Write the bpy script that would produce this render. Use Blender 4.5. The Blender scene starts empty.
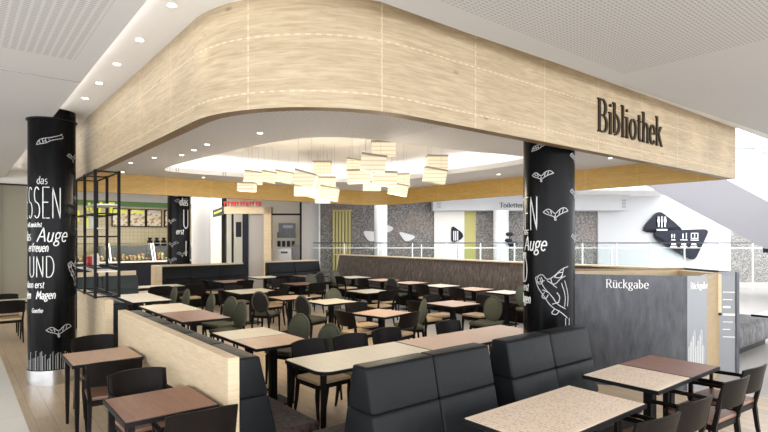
import bpy, bmesh, math, random
from mathutils import Vector, Matrix
random.seed(7)
PI = math.pi
sc = bpy.context.scene
COL = sc.collection

# ------------------------------------------------------------------ camera, world, exposure
FPX = 530.0
SN, CS = 0.777, 0.629            # forward direction of the view is (CS, SN), its right hand is (SN, -CS)
cam_d = bpy.data.cameras.new('camera')
cam_d.sensor_width = 36; cam_d.lens = FPX / 768 * 36; cam_d.shift_y = 22 / 768
cam_d.clip_end = 200
cam = bpy.data.objects.new('camera', cam_d); COL.objects.link(cam)
cam.location = (0, 0, 2.0); cam.rotation_euler = (PI / 2, 0, -math.atan2(CS, SN))
sc.camera = cam
w = bpy.data.worlds.new('world'); sc.world = w; w.use_nodes = True
w.node_tree.nodes['Background'].inputs[0].default_value = (0.93, 0.96, 1.0, 1)
# added world gradient: light stronger from behind us than from the far side
_wt = w.node_tree; _tc = _wt.nodes.new('ShaderNodeTexCoord'); _dp = _wt.nodes.new('ShaderNodeVectorMath'); _dp.operation = 'DOT_PRODUCT'
_dp.inputs[1].default_value = (CS, SN, 0); _wt.links.new(_tc.outputs['Generated'], _dp.inputs[0])
_mr = _wt.nodes.new('ShaderNodeMapRange'); _mr.inputs['From Min'].default_value = -.5; _mr.inputs['From Max'].default_value = .7
_mr.inputs['To Min'].default_value = 4.9; _mr.inputs['To Max'].default_value = 2.0
_wt.links.new(_dp.outputs['Value'], _mr.inputs['Value']); _wt.links.new(_mr.outputs[0], _wt.nodes['Background'].inputs[1])
sc.view_settings.view_transform = 'Standard'; sc.view_settings.look = 'None'
sc.view_settings.exposure = 0.5; sc.view_settings.gamma = 1.0
sc.view_settings.use_curve_mapping = False

def area(name, loc, size, power, col=(1, .96, .9), rot=(0, 0, 0), sy=None):
    d = bpy.data.lights.new(name, 'AREA'); d.energy = power; d.color = col
    d.shape = 'RECTANGLE'; d.size = size; d.size_y = sy or size
    o = bpy.data.objects.new(name, d); COL.objects.link(o); o.location = loc; o.rotation_euler = rot
    return o
# fill lights added over the back of the hall, no fittings there
area('counter_fill', (5.5, 19.0, 3.7), 5.0, 260, (1, .95, .86), sy=5)
area('entrance_fill', (9.5, 17.0, 4.3), 3.0, 160, (1, .97, .92), sy=3)

# ------------------------------------------------------------------ materials
def mat(name, col=(.8, .8, .8), rough=.5, metal=0., spec=.5, emit=None, es=1., alpha=None):
    m = bpy.data.materials.new(name); m.use_nodes = True
    b = m.node_tree.nodes['Principled BSDF']
    b.inputs['Base Color'].default_value = (*col, 1); b.inputs['Roughness'].default_value = rough
    b.inputs['Metallic'].default_value = metal; b.inputs['Specular IOR Level'].default_value = spec
    if emit: b.inputs['Emission Color'].default_value = (*emit, 1); b.inputs['Emission Strength'].default_value = es
    return m
class N:
    def __init__(s, m): s.t = m.node_tree; s.b = s.t.nodes['Principled BSDF']
    def n(s, typ, **kw):
        x = s.t.nodes.new(typ)
        for k, v in kw.items(): setattr(x, k, v)
        return x
    def l(s, a, b): s.t.links.new(a, b)
    def coord(s, kind='Object', scale=(1, 1, 1), rot=(0, 0, 0), loc=(0, 0, 0)):
        c = s.n('ShaderNodeTexCoord'); m = s.n('ShaderNodeMapping')
        m.inputs['Scale'].default_value = scale; m.inputs['Rotation'].default_value = rot; m.inputs['Location'].default_value = loc
        s.l(c.outputs[kind], m.inputs[0]); return m.outputs[0]
    def ramp(s, fac, stops):
        r = s.n('ShaderNodeValToRGB'); e = r.color_ramp.elements
        while len(e) < len(stops): e.new(.5)
        for i, (p, c) in enumerate(stops): e[i].position = p; e[i].color = (*c, 1)
        s.l(fac, r.inputs[0]); return r.outputs[0]
    def noise(s, vec, scale=5, detail=4, rough=.5, dist=0):
        x = s.n('ShaderNodeTexNoise'); s.l(vec, x.inputs['Vector'])
        x.inputs['Scale'].default_value = scale; x.inputs['Detail'].default_value = detail
        x.inputs['Roughness'].default_value = rough; x.inputs['Distortion'].default_value = dist
        return x.outputs['Fac']
    def math(s, op, a, b=None, clamp=False):
        x = s.n('ShaderNodeMath', operation=op); x.use_clamp = clamp
        for i, v in enumerate((a, b)):
            if v is None: continue
            if isinstance(v, (int, float)): x.inputs[i].default_value = v
            else: s.l(v, x.inputs[i])
        return x.outputs[0]
    def mix(s, fac, a, b, mode='MIX'):
        x = s.n('ShaderNodeMix', data_type='RGBA', blend_type=mode)
        for i, v in ((0, fac), (6, a), (7, b)):
            if isinstance(v, (int, float)): x.inputs[i].default_value = v
            elif isinstance(v, tuple): x.inputs[i].default_value = (*v, 1)
            else: s.l(v, x.inputs[i])
        return x.outputs[2]
    def base(s, v): s.l(v, s.b.inputs['Base Color'])
    def bump(s, h, strength=.2, dist=.01):
        x = s.n('ShaderNodeBump'); x.inputs['Strength'].default_value = strength; x.inputs['Distance'].default_value = dist
        s.l(h, x.inputs['Height']); s.l(x.outputs[0], s.b.inputs['Normal'])

def wood(name, c1, c2, kind='Object', scale=(1, 1, 1), rough=.45, knots=0., seams=None, grain=1.0):
    m = mat(name, c1, rough); k = N(m)
    v = k.coord(kind, scale)
    f = k.noise(v, 6, 8, .62, .6)
    f2 = k.noise(v, 1.3, 2, .5)
    mixf = k.math('ADD', k.math('MULTIPLY', f, .7), k.math('MULTIPLY', f2, .3))
    col = k.ramp(mixf, [(.5 - .17 / grain, c2), (.5 + .12 / grain, c1)])
    if knots:
        vo = k.n('ShaderNodeTexVoronoi'); kv = k.coord(kind, (1.1, 2.6, 1.1) if kind == 'UV' else (1.5, 1.5, 2.2)); k.l(kv, vo.inputs['Vector']); vo.inputs['Scale'].default_value = 1.6
        kf = k.ramp(vo.outputs['Distance'], [(.035, (1, 1, 1)), (.085, (0, 0, 0))])
        col = k.mix(k.math('MULTIPLY', kf, knots), col, tuple(x * .45 for x in c2))
    if seams:
        br = k.n('ShaderNodeTexBrick'); k.l(k.coord('UV', (1, 1, 1), loc=seams[2]), br.inputs['Vector'])
        br.offset = 0; br.inputs['Scale'].default_value = 1; br.inputs['Brick Width'].default_value = seams[0]; br.inputs['Row Height'].default_value = seams[1]
        br.inputs['Mortar Size'].default_value = .006; br.inputs['Mortar Smooth'].default_value = 0
        dash = k.math('GREATER_THAN', k.n('ShaderNodeTexChecker').outputs[1], .5)
        ck = dash.node.inputs[0].links[0].from_node; k.l(k.coord('UV', (1, 1, 1)), ck.inputs[0]); ck.inputs['Scale'].default_value = 26
        col = k.mix(k.math('MULTIPLY', k.math('MULTIPLY', br.outputs['Fac'], .75), k.math('ADD', k.math('MULTIPLY', dash, .7), .3)), col, tuple(min(1, x * 1.35) for x in c1))
    k.base(col); k.bump(f, .05)
    return m

M = {}
M['oak_fascia'] = wood('pale oak cladding', (.47, .375, .25), (.30, .225, .135), 'UV', (.7, 9, 1), .5, .6, (1.02, .41, (.35, .21, 0)))
M['oak_inner'] = wood('golden oak lining', (.52, .33, .09), (.38, .23, .055), 'UV', (1.0, 9, 1), .45, 0, (1.02, 2, (.1, .5, 0)))
M['oak_edge'] = wood('oak edge band', (.25, .17, .09), (.17, .11, .06), 'Object', (3, 3, 9))
M['oak_panel'] = wood('pale oak panel', (.66, .54, .37), (.54, .41, .25), 'Object', (1, 1, 10), .5, .35)
M['oak_yellow'] = wood('yellow oak panel', (.34, .235, .11), (.24, .16, .065), 'Object', (2, 2, 12), .5)
M['top_oak'] = wood('salmon oak tabletop', (.66, .46, .33), (.54, .36, .25), 'Object', (12, 1.2, 1), .4)
M['top_cream'] = wood('cream tabletop', (.74, .68, .54), (.66, .59, .46), 'Object', (12, 1.2, 1), .4)
M['top_walnut'] = wood('reddish walnut tabletop', (.30, .145, .095), (.20, .09, .06), 'Object', (12, 1.2, 1), .4)
def printed():
    m = wood('printed pale oak tabletop', (.88, .72, .57), (.80, .63, .48), 'Object', (1.2, 12, 1), .42); k = N(m)
    base = k.b.inputs['Base Color'].links[0].from_socket
    co = k.n('ShaderNodeTexCoord'); sp = k.n('ShaderNodeSeparateXYZ'); k.l(co.outputs['Object'], sp.inputs[0])
    row = k.math('FRACT', k.math('MULTIPLY', sp.outputs[0], 26))
    inrow = k.math('LESS_THAN', k.math('ABSOLUTE', k.math('SUBTRACT', row, .5)), .2)
    nz = k.noise(k.coord('Object', (26, 90, 1)), 1, 1, .5)
    word = k.math('GREATER_THAN', nz, .54)
    edge = k.math('LESS_THAN', k.math('ABSOLUTE', sp.outputs[1]), .27)
    f = k.math('MULTIPLY', k.math('MULTIPLY', inrow, word), k.math('MULTIPLY', edge, .5))
    k.base(k.mix(f, base, (.22, .13, .09)))
    return m
M['top_print'] = printed()
M['black_edge'] = mat('black table edge', (.012, .012, .013), .4, spec=.08)
M['black_wood'] = wood('black stained beech', (.013, .010, .009), (.008, .007, .006), 'Object', (8, 8, 1), .38); M['black_wood'].node_tree.nodes['Principled BSDF'].inputs['Specular IOR Level'].default_value = .07
M['black_metal'] = mat('black powder coated steel', (.010, .010, .011), .4, spec=.08)
M['chrome'] = mat('brushed steel', (.62, .63, .64), .25, 1)
M['seat_tan'] = mat('tan seat fabric', (.50, .36, .22), .8)
M['seat_brown'] = mat('brown leather seat', (.17, .085, .055), .4)
M['olive'] = mat('olive grey fabric', (.085, .088, .062), .8, spec=.2)
M['olive_dark'] = mat('charcoal fabric', (.022, .022, .023), .6, spec=.2)
def leather(name, c):
    m = mat(name, c, .40, spec=.09); k = N(m); v = k.coord('Object')
    k.bump(k.math('ADD', k.noise(v, 160, 2), k.math('MULTIPLY', k.noise(v, 7, 3), 4)), .25, .006); return m
M['leather'] = leather('black leather', (.010, .011, .012))
M['leather_green'] = leather('dark slate leather', (.04, .05, .052))
def velvet():
    m = mat('brown velvet', (.045, .03, .024), .85, spec=.1); k = N(m); v = k.coord('Object')
    k.base(k.ramp(k.noise(v, 22, 3, .6), [(.35, (.012, .007, .005)), (.7, (.055, .036, .028))])); m.node_tree.nodes['Principled BSDF'].inputs['Sheen Weight'].default_value = .08; return m
M['velvet'] = velvet()
def pleat():
    m = mat('pleated brown fabric', (.1, .08, .07), .7); k = N(m)
    v = k.coord('Object', (9, 9, 1.4)); f = k.noise(v, 2.2, 4, .7)
    k.base(k.ramp(f, [(.35, (.035, .025, .02)), (.6, (.10, .078, .065)), (.75, (.24, .20, .175))])); k.bump(f, .5, .03); return m
M['pleat'] = pleat()
def grey_pleat():
    m = mat('pleated grey fabric', (.1, .1, .1), .6); k = N(m)
    f = k.noise(k.coord('Object', (7, 7, 2)), 2.2, 4, .7)
    k.base(k.ramp(f, [(.35, (.03, .03, .03)), (.7, (.20, .19, .185))])); k.bump(f, .5, .03); return m
M['grey_pleat'] = grey_pleat()
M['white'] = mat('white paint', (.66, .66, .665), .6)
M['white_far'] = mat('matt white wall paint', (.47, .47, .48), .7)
M['white_warm'] = mat('warm white paint', (.78, .75, .70), .6)
M['white_gloss'] = mat('white gloss laminate', (.8, .8, .8), .2)
def perfo(name, c, mask=None, sx=.055, sy=.032):
    m = mat(name, c, .8); k = N(m)
    co = k.n('ShaderNodeTexCoord'); sp = k.n('ShaderNodeSeparateXYZ'); k.l(co.outputs['Object'], sp.inputs[0])
    fx = k.math('ABSOLUTE', k.math('SUBTRACT', k.math('FRACT', k.math('MULTIPLY', sp.outputs[0], 1 / sx)), .5))
    fy = k.math('ABSOLUTE', k.math('SUBTRACT', k.math('FRACT', k.math('MULTIPLY', sp.outputs[1], 1 / sy)), .5))
    f = k.math('MULTIPLY', k.math('LESS_THAN', fx, .33), k.math('LESS_THAN', fy, .22))
    if mask:
        for ax, op, val in mask: f = k.math('MULTIPLY', f, k.math(op, sp.outputs[ax], val))
    k.base(k.mix(k.math('MULTIPLY', f, .75), c, tuple(x * .55 for x in c)))
    return m
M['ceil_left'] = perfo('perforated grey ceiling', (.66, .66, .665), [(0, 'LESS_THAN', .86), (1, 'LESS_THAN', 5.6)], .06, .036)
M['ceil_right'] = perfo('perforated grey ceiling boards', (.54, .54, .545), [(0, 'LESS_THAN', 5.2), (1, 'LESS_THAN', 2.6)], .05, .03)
M['ceil_inner'] = perfo('perforated canopy ceiling', (.72, .73, .76), [(0, 'LESS_THAN', 4.6)], .05, .05)
M['ceil_white'] = mat('smooth white ceiling', (.86, .85, .84), .7)
M['metal_black_col'] = mat('gloss black column wrap', (.004, .004, .0045), .22, spec=.08)
M['ink'] = mat('white print', (.74, .74, .72), .6)
M['ink_grey'] = mat('grey print', (.40, .40, .40), .6)
M['bronze'] = mat('dark bronze lettering', (.032, .022, .011), .45, .2, .2)
def steel_panel():
    m = mat('dark brushed steel panel', (.11, .112, .12), .42, .6, .2); k = N(m)
    f = k.noise(k.coord('Object', (4, 4, 1.0)), 3, 5, .6)
    k.base(k.ramp(f, [(.3, (.055, .056, .062)), (.7, (.10, .103, .11))])); return m
M['steel_panel'] = steel_panel()
M['steel_light'] = mat('light brushed steel', (.20, .205, .215), .4, .3)
def stone():
    m = mat('pebble mosaic wall', (.3, .3, .3), .6); k = N(m)
    vo = k.n('ShaderNodeTexVoronoi'); k.l(k.coord('Object'), vo.inputs['Vector']); vo.inputs['Scale'].default_value = 16
    f = k.noise(k.coord('Object'), 26, 4, .7)
    c = k.ramp(k.math('ADD', k.math('MULTIPLY', vo.outputs['Distance'], .8), k.math('MULTIPLY', f, .5)), [(.3, (.045, .042, .04)), (.55, (.12, .105, .1)), (.8, (.24, .22, .205))])
    k.base(k.mix(k.ramp(k.noise(k.coord('Object'), .45, 1), [(.5, (0, 0, 0)), (.72, (.5, .5, .5))]), c, (.32, .22, .17))); return m
M['stone'] = stone()
def floor_wood():
    m = mat('light oak plank floor', (.6, .5, .38), .32); k = N(m)
    br = k.n('ShaderNodeTexBrick'); k.l(k.coord('Object', (1, 1, 1), (0, 0, PI / 2)), br.inputs['Vector'])
    br.offset = .37; br.inputs['Scale'].default_value = 1; br.inputs['Brick Width'].default_value = 1.6; br.inputs['Row Height'].default_value = .17
    br.inputs['Mortar Size'].default_value = .003
    br.inputs['Color1'].default_value = (.50, .38, .25, 1); br.inputs['Color2'].default_value = (.64, .51, .36, 1); br.inputs['Mortar'].default_value = (.2, .14, .09, 1)
    g = k.noise(k.coord('Object', (9, 1, 1)), 4, 6, .6)
    k.base(k.mix(.35, br.outputs['Color'], k.ramp(g, [(.3, (.30, .21, .13)), (.7, (.62, .51, .36))]))); return m
M['floor_wood'] = floor_wood()
def floor_tile(name, c, j=1.2):
    m = mat(name, c, .3); k = N(m)
    br = k.n('ShaderNodeTexBrick'); k.l(k.coord('Object'), br.inputs['Vector']); br.offset = 0
    br.inputs['Scale'].default_value = 1; br.inputs['Brick Width'].default_value = j; br.inputs['Row Height'].default_value = j; br.inputs['Mortar Size'].default_value = .004
    br.inputs['Color1'].default_value = (*c, 1); br.inputs['Color2'].default_value = (*[x * .96 for x in c], 1); br.inputs['Mortar'].default_value = (*[x * .7 for x in c], 1)
    k.base(br.outputs['Color']); return m
M['floor_cream'] = floor_tile('cream stone floor', (.88, .85, .80))
M['floor_grey'] = floor_tile('pale grey stone floor', (.40, .375, .345), .9)
def shade():
    m = mat('lit veneer shade', (.45, .38, .27), .5); k = N(m)
    sp = k.n('ShaderNodeSeparateXYZ'); co = k.n('ShaderNodeTexCoord'); k.l(co.outputs['Object'], sp.inputs[0])
    f = k.math('ABSOLUTE', k.math('SUBTRACT', k.math('FRACT', k.math('MULTIPLY', sp.outputs[2], 16)), .5))
    k.l(k.ramp(f, [(.08, (.62, .46, .27)), (.2, (1, .88, .66))]), k.b.inputs['Emission Color'])
    k.b.inputs['Emission Strength'].default_value = .42; return m
M['shade'] = shade()
M['shade_top'] = mat('veneer shade rim', (.30, .25, .18), .6)
M['emit_warm'] = mat('warm lamp lens', (1, 1, 1), .5, emit=(1, .93, .8), es=9)
M['emit_cove'] = mat('cove light strip', (1, 1, 1), .5, emit=(1, .96, .88), es=3.6)
M['emit_white'] = mat('backlit white panel', (1, 1, 1), .5, emit=(1, .97, .93), es=1.3)
def glass(name='clear glass', tint=(.93, .97, .96)):
    m = mat(name, tint, .03); m.node_tree.nodes['Principled BSDF'].inputs['Transmission Weight'].default_value = 1
    m.node_tree.nodes['Principled BSDF'].inputs['IOR'].default_value = 1.08; return m
M['glass'] = glass()
M['lilac'] = mat('lilac grey escalator cladding', (.60, .60, .68), .5)
M['navy'] = mat('very dark navy', (.010, .011, .02), .4, spec=.2)
M['olive_paint'] = mat('olive yellow paint', (.42, .38, .12), .5)
M['brass'] = mat('pale gold slats', (.50, .43, .16), .4)
M['brass_dark'] = mat('dark gold slats', (.16, .13, .05), .4)
M['green'] = mat('green sign band', (.12, .27, .10), .5)
M['lime'] = mat('lime lettering', (.60, .66, .06), .5, emit=(.6, .66, .06), es=.4)
M['red'] = mat('red lettering', (.45, .01, .012), .4)
def tiles():
    m = mat('beige wall tiles', (.6, .53, .36), .3); k = N(m)
    br = k.n('ShaderNodeTexBrick'); k.l(k.coord('Object', rot=(PI / 2, 0, 0)), br.inputs['Vector']); br.offset = 0
    br.inputs['Scale'].default_value = 1; br.inputs['Brick Width'].default_value = .15; br.inputs['Row Height'].default_value = .15; br.inputs['Mortar Size'].default_value = .008
    br.inputs['Color1'].default_value = (.62, .54, .36, 1); br.inputs['Color2'].default_value = (.58, .50, .33, 1); br.inputs['Mortar'].default_value = (.42, .37, .25, 1)
    k.base(br.outputs['Color']); return m
M['tiles'] = tiles()
M['taupe'] = mat('taupe wall panel', (.36, .34, .32), .6)
M['olive_wall'] = mat('khaki wall panel', (.26, .24, .18), .6)
M['grey'] = mat('mid grey paint', (.3, .3, .31), .5)
M['poster_food'] = (lambda m: (lambda k: (k.base(k.ramp(k.noise(k.coord('Object', (2.2, 1, 3.0)), 3, 2), [(.42, (.85, .80, .68)), (.52, (.80, .72, .5)), (.6, (.45, .2, .1)), (.7, (.6, .45, .15))])), m)[1])(N(m)))(mat('printed menu picture', (.8, .7, .6), .4))
M['food'] = (lambda m: (lambda k: (k.base(k.ramp(k.noise(k.coord('Object'), 9, 2), [(.4, (.7, .6, .35)), (.5, (.2, .25, .08)), (.6, (.5, .12, .05)), (.7, (.8, .75, .6))])), m)[1])(N(m)))(mat('displayed food', (.6, .5, .3), .6))
M['white_sheen'] = M['white_gloss']

# ------------------------------------------------------------------ mesh helpers
class MB:
    def __init__(s): s.v = []; s.f = []; s.m = []; s.uv = {}; s.sm = []
    def add(s, vs, fs, mtx=None, mi=0, smooth=False, uvs=None):
        n = len(s.v)
        for p in vs:
            p = Vector(p); s.v.append(tuple(mtx @ p if mtx else p))
        for i, f in enumerate(fs):
            if uvs: s.uv[len(s.f)] = uvs[i]
            s.f.append([n + a for a in f]); s.m.append(mi); s.sm.append(smooth)
        return s
    def box(s, x0, x1, y0, y1, z0, z1, mi=0, mtx=None):
        vs = [(x, y, z) for z in (z0, z1) for y in (y0, y1) for x in (x0, x1)]
        return s.add(vs, [(0, 2, 3, 1), (4, 5, 7, 6), (0, 1, 5, 4), (2, 6, 7, 3), (0, 4, 6, 2), (1, 3, 7, 5)], mtx, mi)
    def prism(s, poly, a, b, mi=0, mtx=None):      # polygon in x,y raised from a to b (counter-clockwise)
        n = len(poly)
        vs = [(x, y, a) for x, y in poly] + [(x, y, b) for x, y in poly]
        return s.add(vs, [list(range(n))[::-1], list(range(n, 2 * n))] + [(i, (i + 1) % n, n + (i + 1) % n, n + i) for i in range(n)], mtx, mi)
    def tube(s, pts, r, n=10, mi=0, mtx=None, smooth=True):
        pts = [Vector(p) for p in pts]; rs = r if isinstance(r, (list, tuple)) else [r] * len(pts)
        vs = []; fs = []
        for i, p in enumerate(pts):
            d = (pts[min(i + 1, len(pts) - 1)] - pts[max(i - 1, 0)]).normalized()
            u = d.orthogonal().normalized() if abs(d.z) < .9 else Vector((1, 0, 0)).cross(d).normalized()
            if i and u.dot(pu) < 0: u = -u
            pu = u; v = d.cross(u)
            for j in range(n):
                a = 2 * PI * j / n + (PI / 4 if n == 4 else 0); vs.append(p + (u * math.cos(a) + v * math.sin(a)) * rs[i])
        for i in range(len(pts) - 1):
            for j in range(n):
                k = (j + 1) % n; fs.append((i * n + j, i * n + k, (i + 1) * n + k, (i + 1) * n + j))
        fs.append(list(range(n))[::-1]); e = (len(pts) - 1) * n; fs.append([e + j for j in range(n)])
        return s.add(vs, fs, mtx, mi, smooth and n > 4)
    def bev(s, poly=None, z0=0, z1=1, r=.02, seg=2, mi=0, mtx=None, dims=None, smooth=True):
        bm = bmesh.new()
        if dims:
            x0, x1, y0, y1 = dims; poly = [(x0, y0), (x1, y0), (x1, y1), (x0, y1)]
        lo = [bm.verts.new((x, y, z0)) for x, y in poly]; hi = [bm.verts.new((x, y, z1)) for x, y in poly]
        bm.faces.new(lo[::-1]); bm.faces.new(hi); n = len(poly)
        for i in range(n): bm.faces.new((lo[i], lo[(i + 1) % n], hi[(i + 1) % n], hi[i]))
        bmesh.ops.bevel(bm, geom=bm.edges[:] + bm.verts[:], offset=r, segments=seg, profile=.6, affect='EDGES')
        bm.verts.index_update()
        s.add([v.co[:] for v in bm.verts], [[v.index for v in f.verts] for f in bm.faces], mtx, mi, smooth)
        bm.free(); return s
    def build(s, name, mats, parent=None, loc=(0, 0, 0), rz=0):
        me = bpy.data.meshes.new(name); me.from_pydata(s.v, [], s.f)
        for m in (mats if isinstance(mats, (list, tuple)) else [mats]): me.materials.append(M[m] if isinstance(m, str) else m)
        me.polygons.foreach_set('material_index', s.m); me.polygons.foreach_set('use_smooth', s.sm)
        if s.uv:
            ul = me.uv_layers.new(name='UVMap')
            for fi, uvs in s.uv.items():
                for li, uv in zip(me.polygons[fi].loop_indices, uvs): ul.data[li].uv = uv
        me.update()
        if any(s.sm):
            try: me.set_sharp_from_angle(angle=math.radians(38))
            except Exception: pass
        o = bpy.data.objects.new(name, me); COL.objects.link(o); o.location = loc; o.rotation_euler = (0, 0, rz)
        if parent: o.parent = parent
        return o
def tag(o, label, cat, group=None):
    o['label'] = label; o['category'] = cat
    if group: o['group'] = group
    return o
def struct(o): o['kind'] = 'structure'; return o
def thing(name, label, cat, loc=(0, 0, 0), rz=0, group=None):
    o = bpy.data.objects.new(name, None); COL.objects.link(o); o.empty_display_size = .1
    o.location = loc; o.rotation_euler = (0, 0, rz); return tag(o, label, cat, group)
def dup(root, loc, rz, label, group=None):
    def cp(o, par):
        c = o.copy(); COL.objects.link(c)
        if par: c.parent = par
        for ch in o.children: cp(ch, c)
        return c
    r = cp(root, None); r.location = loc; r.rotation_euler = (0, 0, rz); r['label'] = label
    if group: r['group'] = group
    return r
def R(z): return Matrix.Rotation(z, 4, 'Z')
def T(x, y, z): return Matrix.Translation((x, y, z))
YZ = Matrix(((0, 0, 1, 0), (1, 0, 0, 0), (0, 1, 0, 0), (0, 0, 0, 1)))      # polygon (y,z) extruded along x
XZ = Matrix(((1, 0, 0, 0), (0, 0, -1, 0), (0, 1, 0, 0), (0, 0, 0, 1)))     # polygon (x,z) extruded towards -y
WING = -math.atan2(CS, SN)                    # the back wing of the hall is turned by this angle
def wing(u, d, h=0): return (d * CS + u * SN, d * SN - u * CS, h)
def wob(mb, name, mats, d, parent=None, **k): # an object whose x runs along the back wing, y away from us, at distance d
    return mb.build(name, mats, parent, loc=wing(0, d, 0) if not parent else (0, 0, 0), rz=WING if not parent else 0)

# ------------------------------------------------------------------ lettering
def arc(cx, cy, rx, ry, a0, a1, n=10):
    return [(cx + rx * math.cos(math.radians(a0 + (a1 - a0) * i / n)), cy + ry * math.sin(math.radians(a0 + (a1 - a0) * i / n))) for i in range(n + 1)]
G = {  # glyph: (advance, strokes, serif feet [(x, y)])
 'i': (.24, [[(.12, 0), (.12, .5)], arc(.12, .68, .012, .012, 0, 360, 6)], [(.12, 0), (.09, .5)]),
 'l': (.24, [[(.12, 0), (.12, .76)]], [(.12, 0), (.09, .76)]),
 'b': (.46, [[(.1, .76), (.1, .04)], arc(.1, .25, .27, .25, 90, -90)], [(.07, .76)]),
 'd': (.46, [[(.37, .76), (.37, 0)], arc(.37, .25, .27, .25, 90, 270)], [(.34, .76), (.39, 0)]),
 'h': (.47, [[(.1, 0), (.1, .76)], arc(.235, .33, .135, .17, 180, 0) + [(.37, 0)]], [(.1, 0), (.37, 0), (.07, .76)]),
 'n': (.47, [[(.1, 0), (.1, .5)], arc(.235, .33, .135, .17, 180, 0) + [(.37, 0)]], [(.1, 0), (.37, 0), (.07, .5)]),
 'm': (.68, [[(.1, 0), (.1, .5)], arc(.2, .35, .1, .15, 180, 0) + [(.3, 0)], arc(.42, .35, .12, .15, 180, 0) + [(.54, 0)]], [(.1, 0), (.54, 0)]),
 'r': (.34, [[(.1, 0), (.1, .5)], arc(.24, .34, .14, .16, 180, 60)], [(.1, 0), (.07, .5)]),
 'o': (.48, [arc(.24, .25, .17, .25, 90, 450, 20)], []),
 'e': (.43, [[(.07, .27), (.37, .27)] + arc(.22, .25, .16, .25, 5, 320, 16)], []),
 'c': (.4, [arc(.23, .25, .16, .25, 45, 315, 14)], []),
 'a': (.43, [arc(.21, .36, .12, .14, 160, 0, 8) + [(.33, .05), (.39, 0)], arc(.2, .14, .13, .14, 70, 330, 12)], []),
 'u': (.47, [[(.1, .5), (.1, .17)] + arc(.23, .17, .13, .17, 180, 360), [(.36, .5), (.36, 0)]], [(.38, 0), (.07, .5), (.33, .5)]),
 't': (.32, [[(.14, .66), (.14, .12)] + arc(.23, .12, .09, .12, 180, 300, 6), [(.03, .5), (.28, .5)]], []),
 'k': (.47, [[(.1, 0), (.1, .76)], [(.12, .24), (.35, .5)], [(.2, .32), (.4, 0)]], [(.1, 0), (.4, 0), (.35, .5), (.07, .76)]),
 'g': (.43, [arc(.2, .33, .13, .17, 90, 450, 16), [(.12, .18), (.1, .08), (.3, .02)], arc(.2, -.1, .15, .12, 50, 410, 16), [(.3, .46), (.4, .5)]], []),
 's': (.36, [arc(.18, .37, .11, .13, 50, 250, 8) + arc(.18, .13, .12, .13, 70, -130, 8)], []),
 'f': (.3, [arc(.24, .62, .1, .13, 60, 180, 6) + [(.14, 0)], [(.04, .46), (.26, .46)]], [(.14, 0)]),
 'z': (.38, [[(.06, .5), (.32, .5), (.05, 0), (.33, 0)]], []),
 'B': (.58, [[(.12, 0), (.12, .76)], [(.12, .76), (.26, .76)] + arc(.28, .575, .17, .185, 90, -90) + [(.12, .39)], [(.26, .39)] + arc(.3, .195, .2, .195, 90, -90) + [(.12, 0)]], [(.1, 0), (.1, .76)]),
 'R': (.6, [[(.12, 0), (.12, .76)], [(.12, .76), (.26, .76)] + arc(.28, .575, .18, .185, 90, -90) + [(.12, .39)], [(.28, .39), (.52, 0)]], [(.12, 0), (.1, .76), (.54, 0)]),
 'T': (.56, [[(.28, 0), (.28, .76)], [(.03, .66), (.04, .76), (.52, .76), (.53, .66)]], [(.28, 0)]),
 'A': (.58, [[(.03, 0), (.29, .76), (.55, 0)], [(.12, .27), (.46, .27)]], []),
 'E': (.48, [[(.42, .76), (.1, .76), (.1, 0), (.42, 0)], [(.1, .39), (.36, .39)]], []),
 'S': (.46, [arc(.23, .57, .15, .19, 40, 260, 9) + arc(.23, .19, .16, .19, 80, -140, 9)], []),
 'N': (.56, [[(.1, 0), (.1, .76), (.46, 0), (.46, .76)]], []),
 'U': (.54, [[(.1, .76), (.1, .18)] + arc(.27, .18, .17, .18, 180, 360) + [(.44, .76)]], []),
 'D': (.56, [[(.1, 0), (.1, .76), (.22, .76)] + arc(.24, .38, .24, .38, 90, -90) + [(.1, 0)]], []),
 'M': (.68, [[(.08, 0), (.12, .76), (.34, .2), (.56, .76), (.6, 0)]], []),
 'G': (.58, [arc(.3, .38, .22, .38, 45, 340, 14) + [(.5, .36), (.34, .36)]], []),
 'C': (.54, [arc(.3, .38, .22, .38, 45, 315, 14)], []), ' ': (.28, [], []), '.': (.2, [[(.1, 0), (.1, .03)]], []),
 '-': (.3, [[(.05, .25), (.25, .25)]], []),
}
for a_, b_ in (('ü', 'u'), ('ä', 'a')):
    g_ = G[b_]; G[a_] = (g_[0], g_[1] + [arc(.15, .64, .012, .012, 0, 360, 6), arc(.31, .64, .012, .012, 0, 360, 6)], g_[2])
def strip(pts, wf):
    """outline of a pen stroke: two rows of points"""
    L = []; Rr = []
    for i, p in enumerate(pts):
        a = Vector(pts[max(i - 1, 0)]); b = Vector(pts[min(i + 1, len(pts) - 1)]); d = b - a
        if d.length < 1e-9: d = Vector((1, 0))
        d.normalize(); w_ = wf(d) / 2; n = Vector((-d.y, d.x)); p = Vector(p)
        L.append(p + n * w_); Rr.append(p - n * w_)
    return L, Rr
def text_strokes(txt, thin, thick, serif=True, slant=0, xs=1.0, track=0):
    out = []; x = 0
    for ch in txt:
        adv, st, sf = G[ch]
        for s_ in st: out.append(([((px + py * slant) * xs + x, py) for px, py in s_], False))
        if serif:
            for fx, fy in sf: out.append(([((fx - .07) * xs + x, fy), ((fx + .07) * xs + x, fy)], True))
        x += (adv + track) * xs
    return out, x
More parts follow.
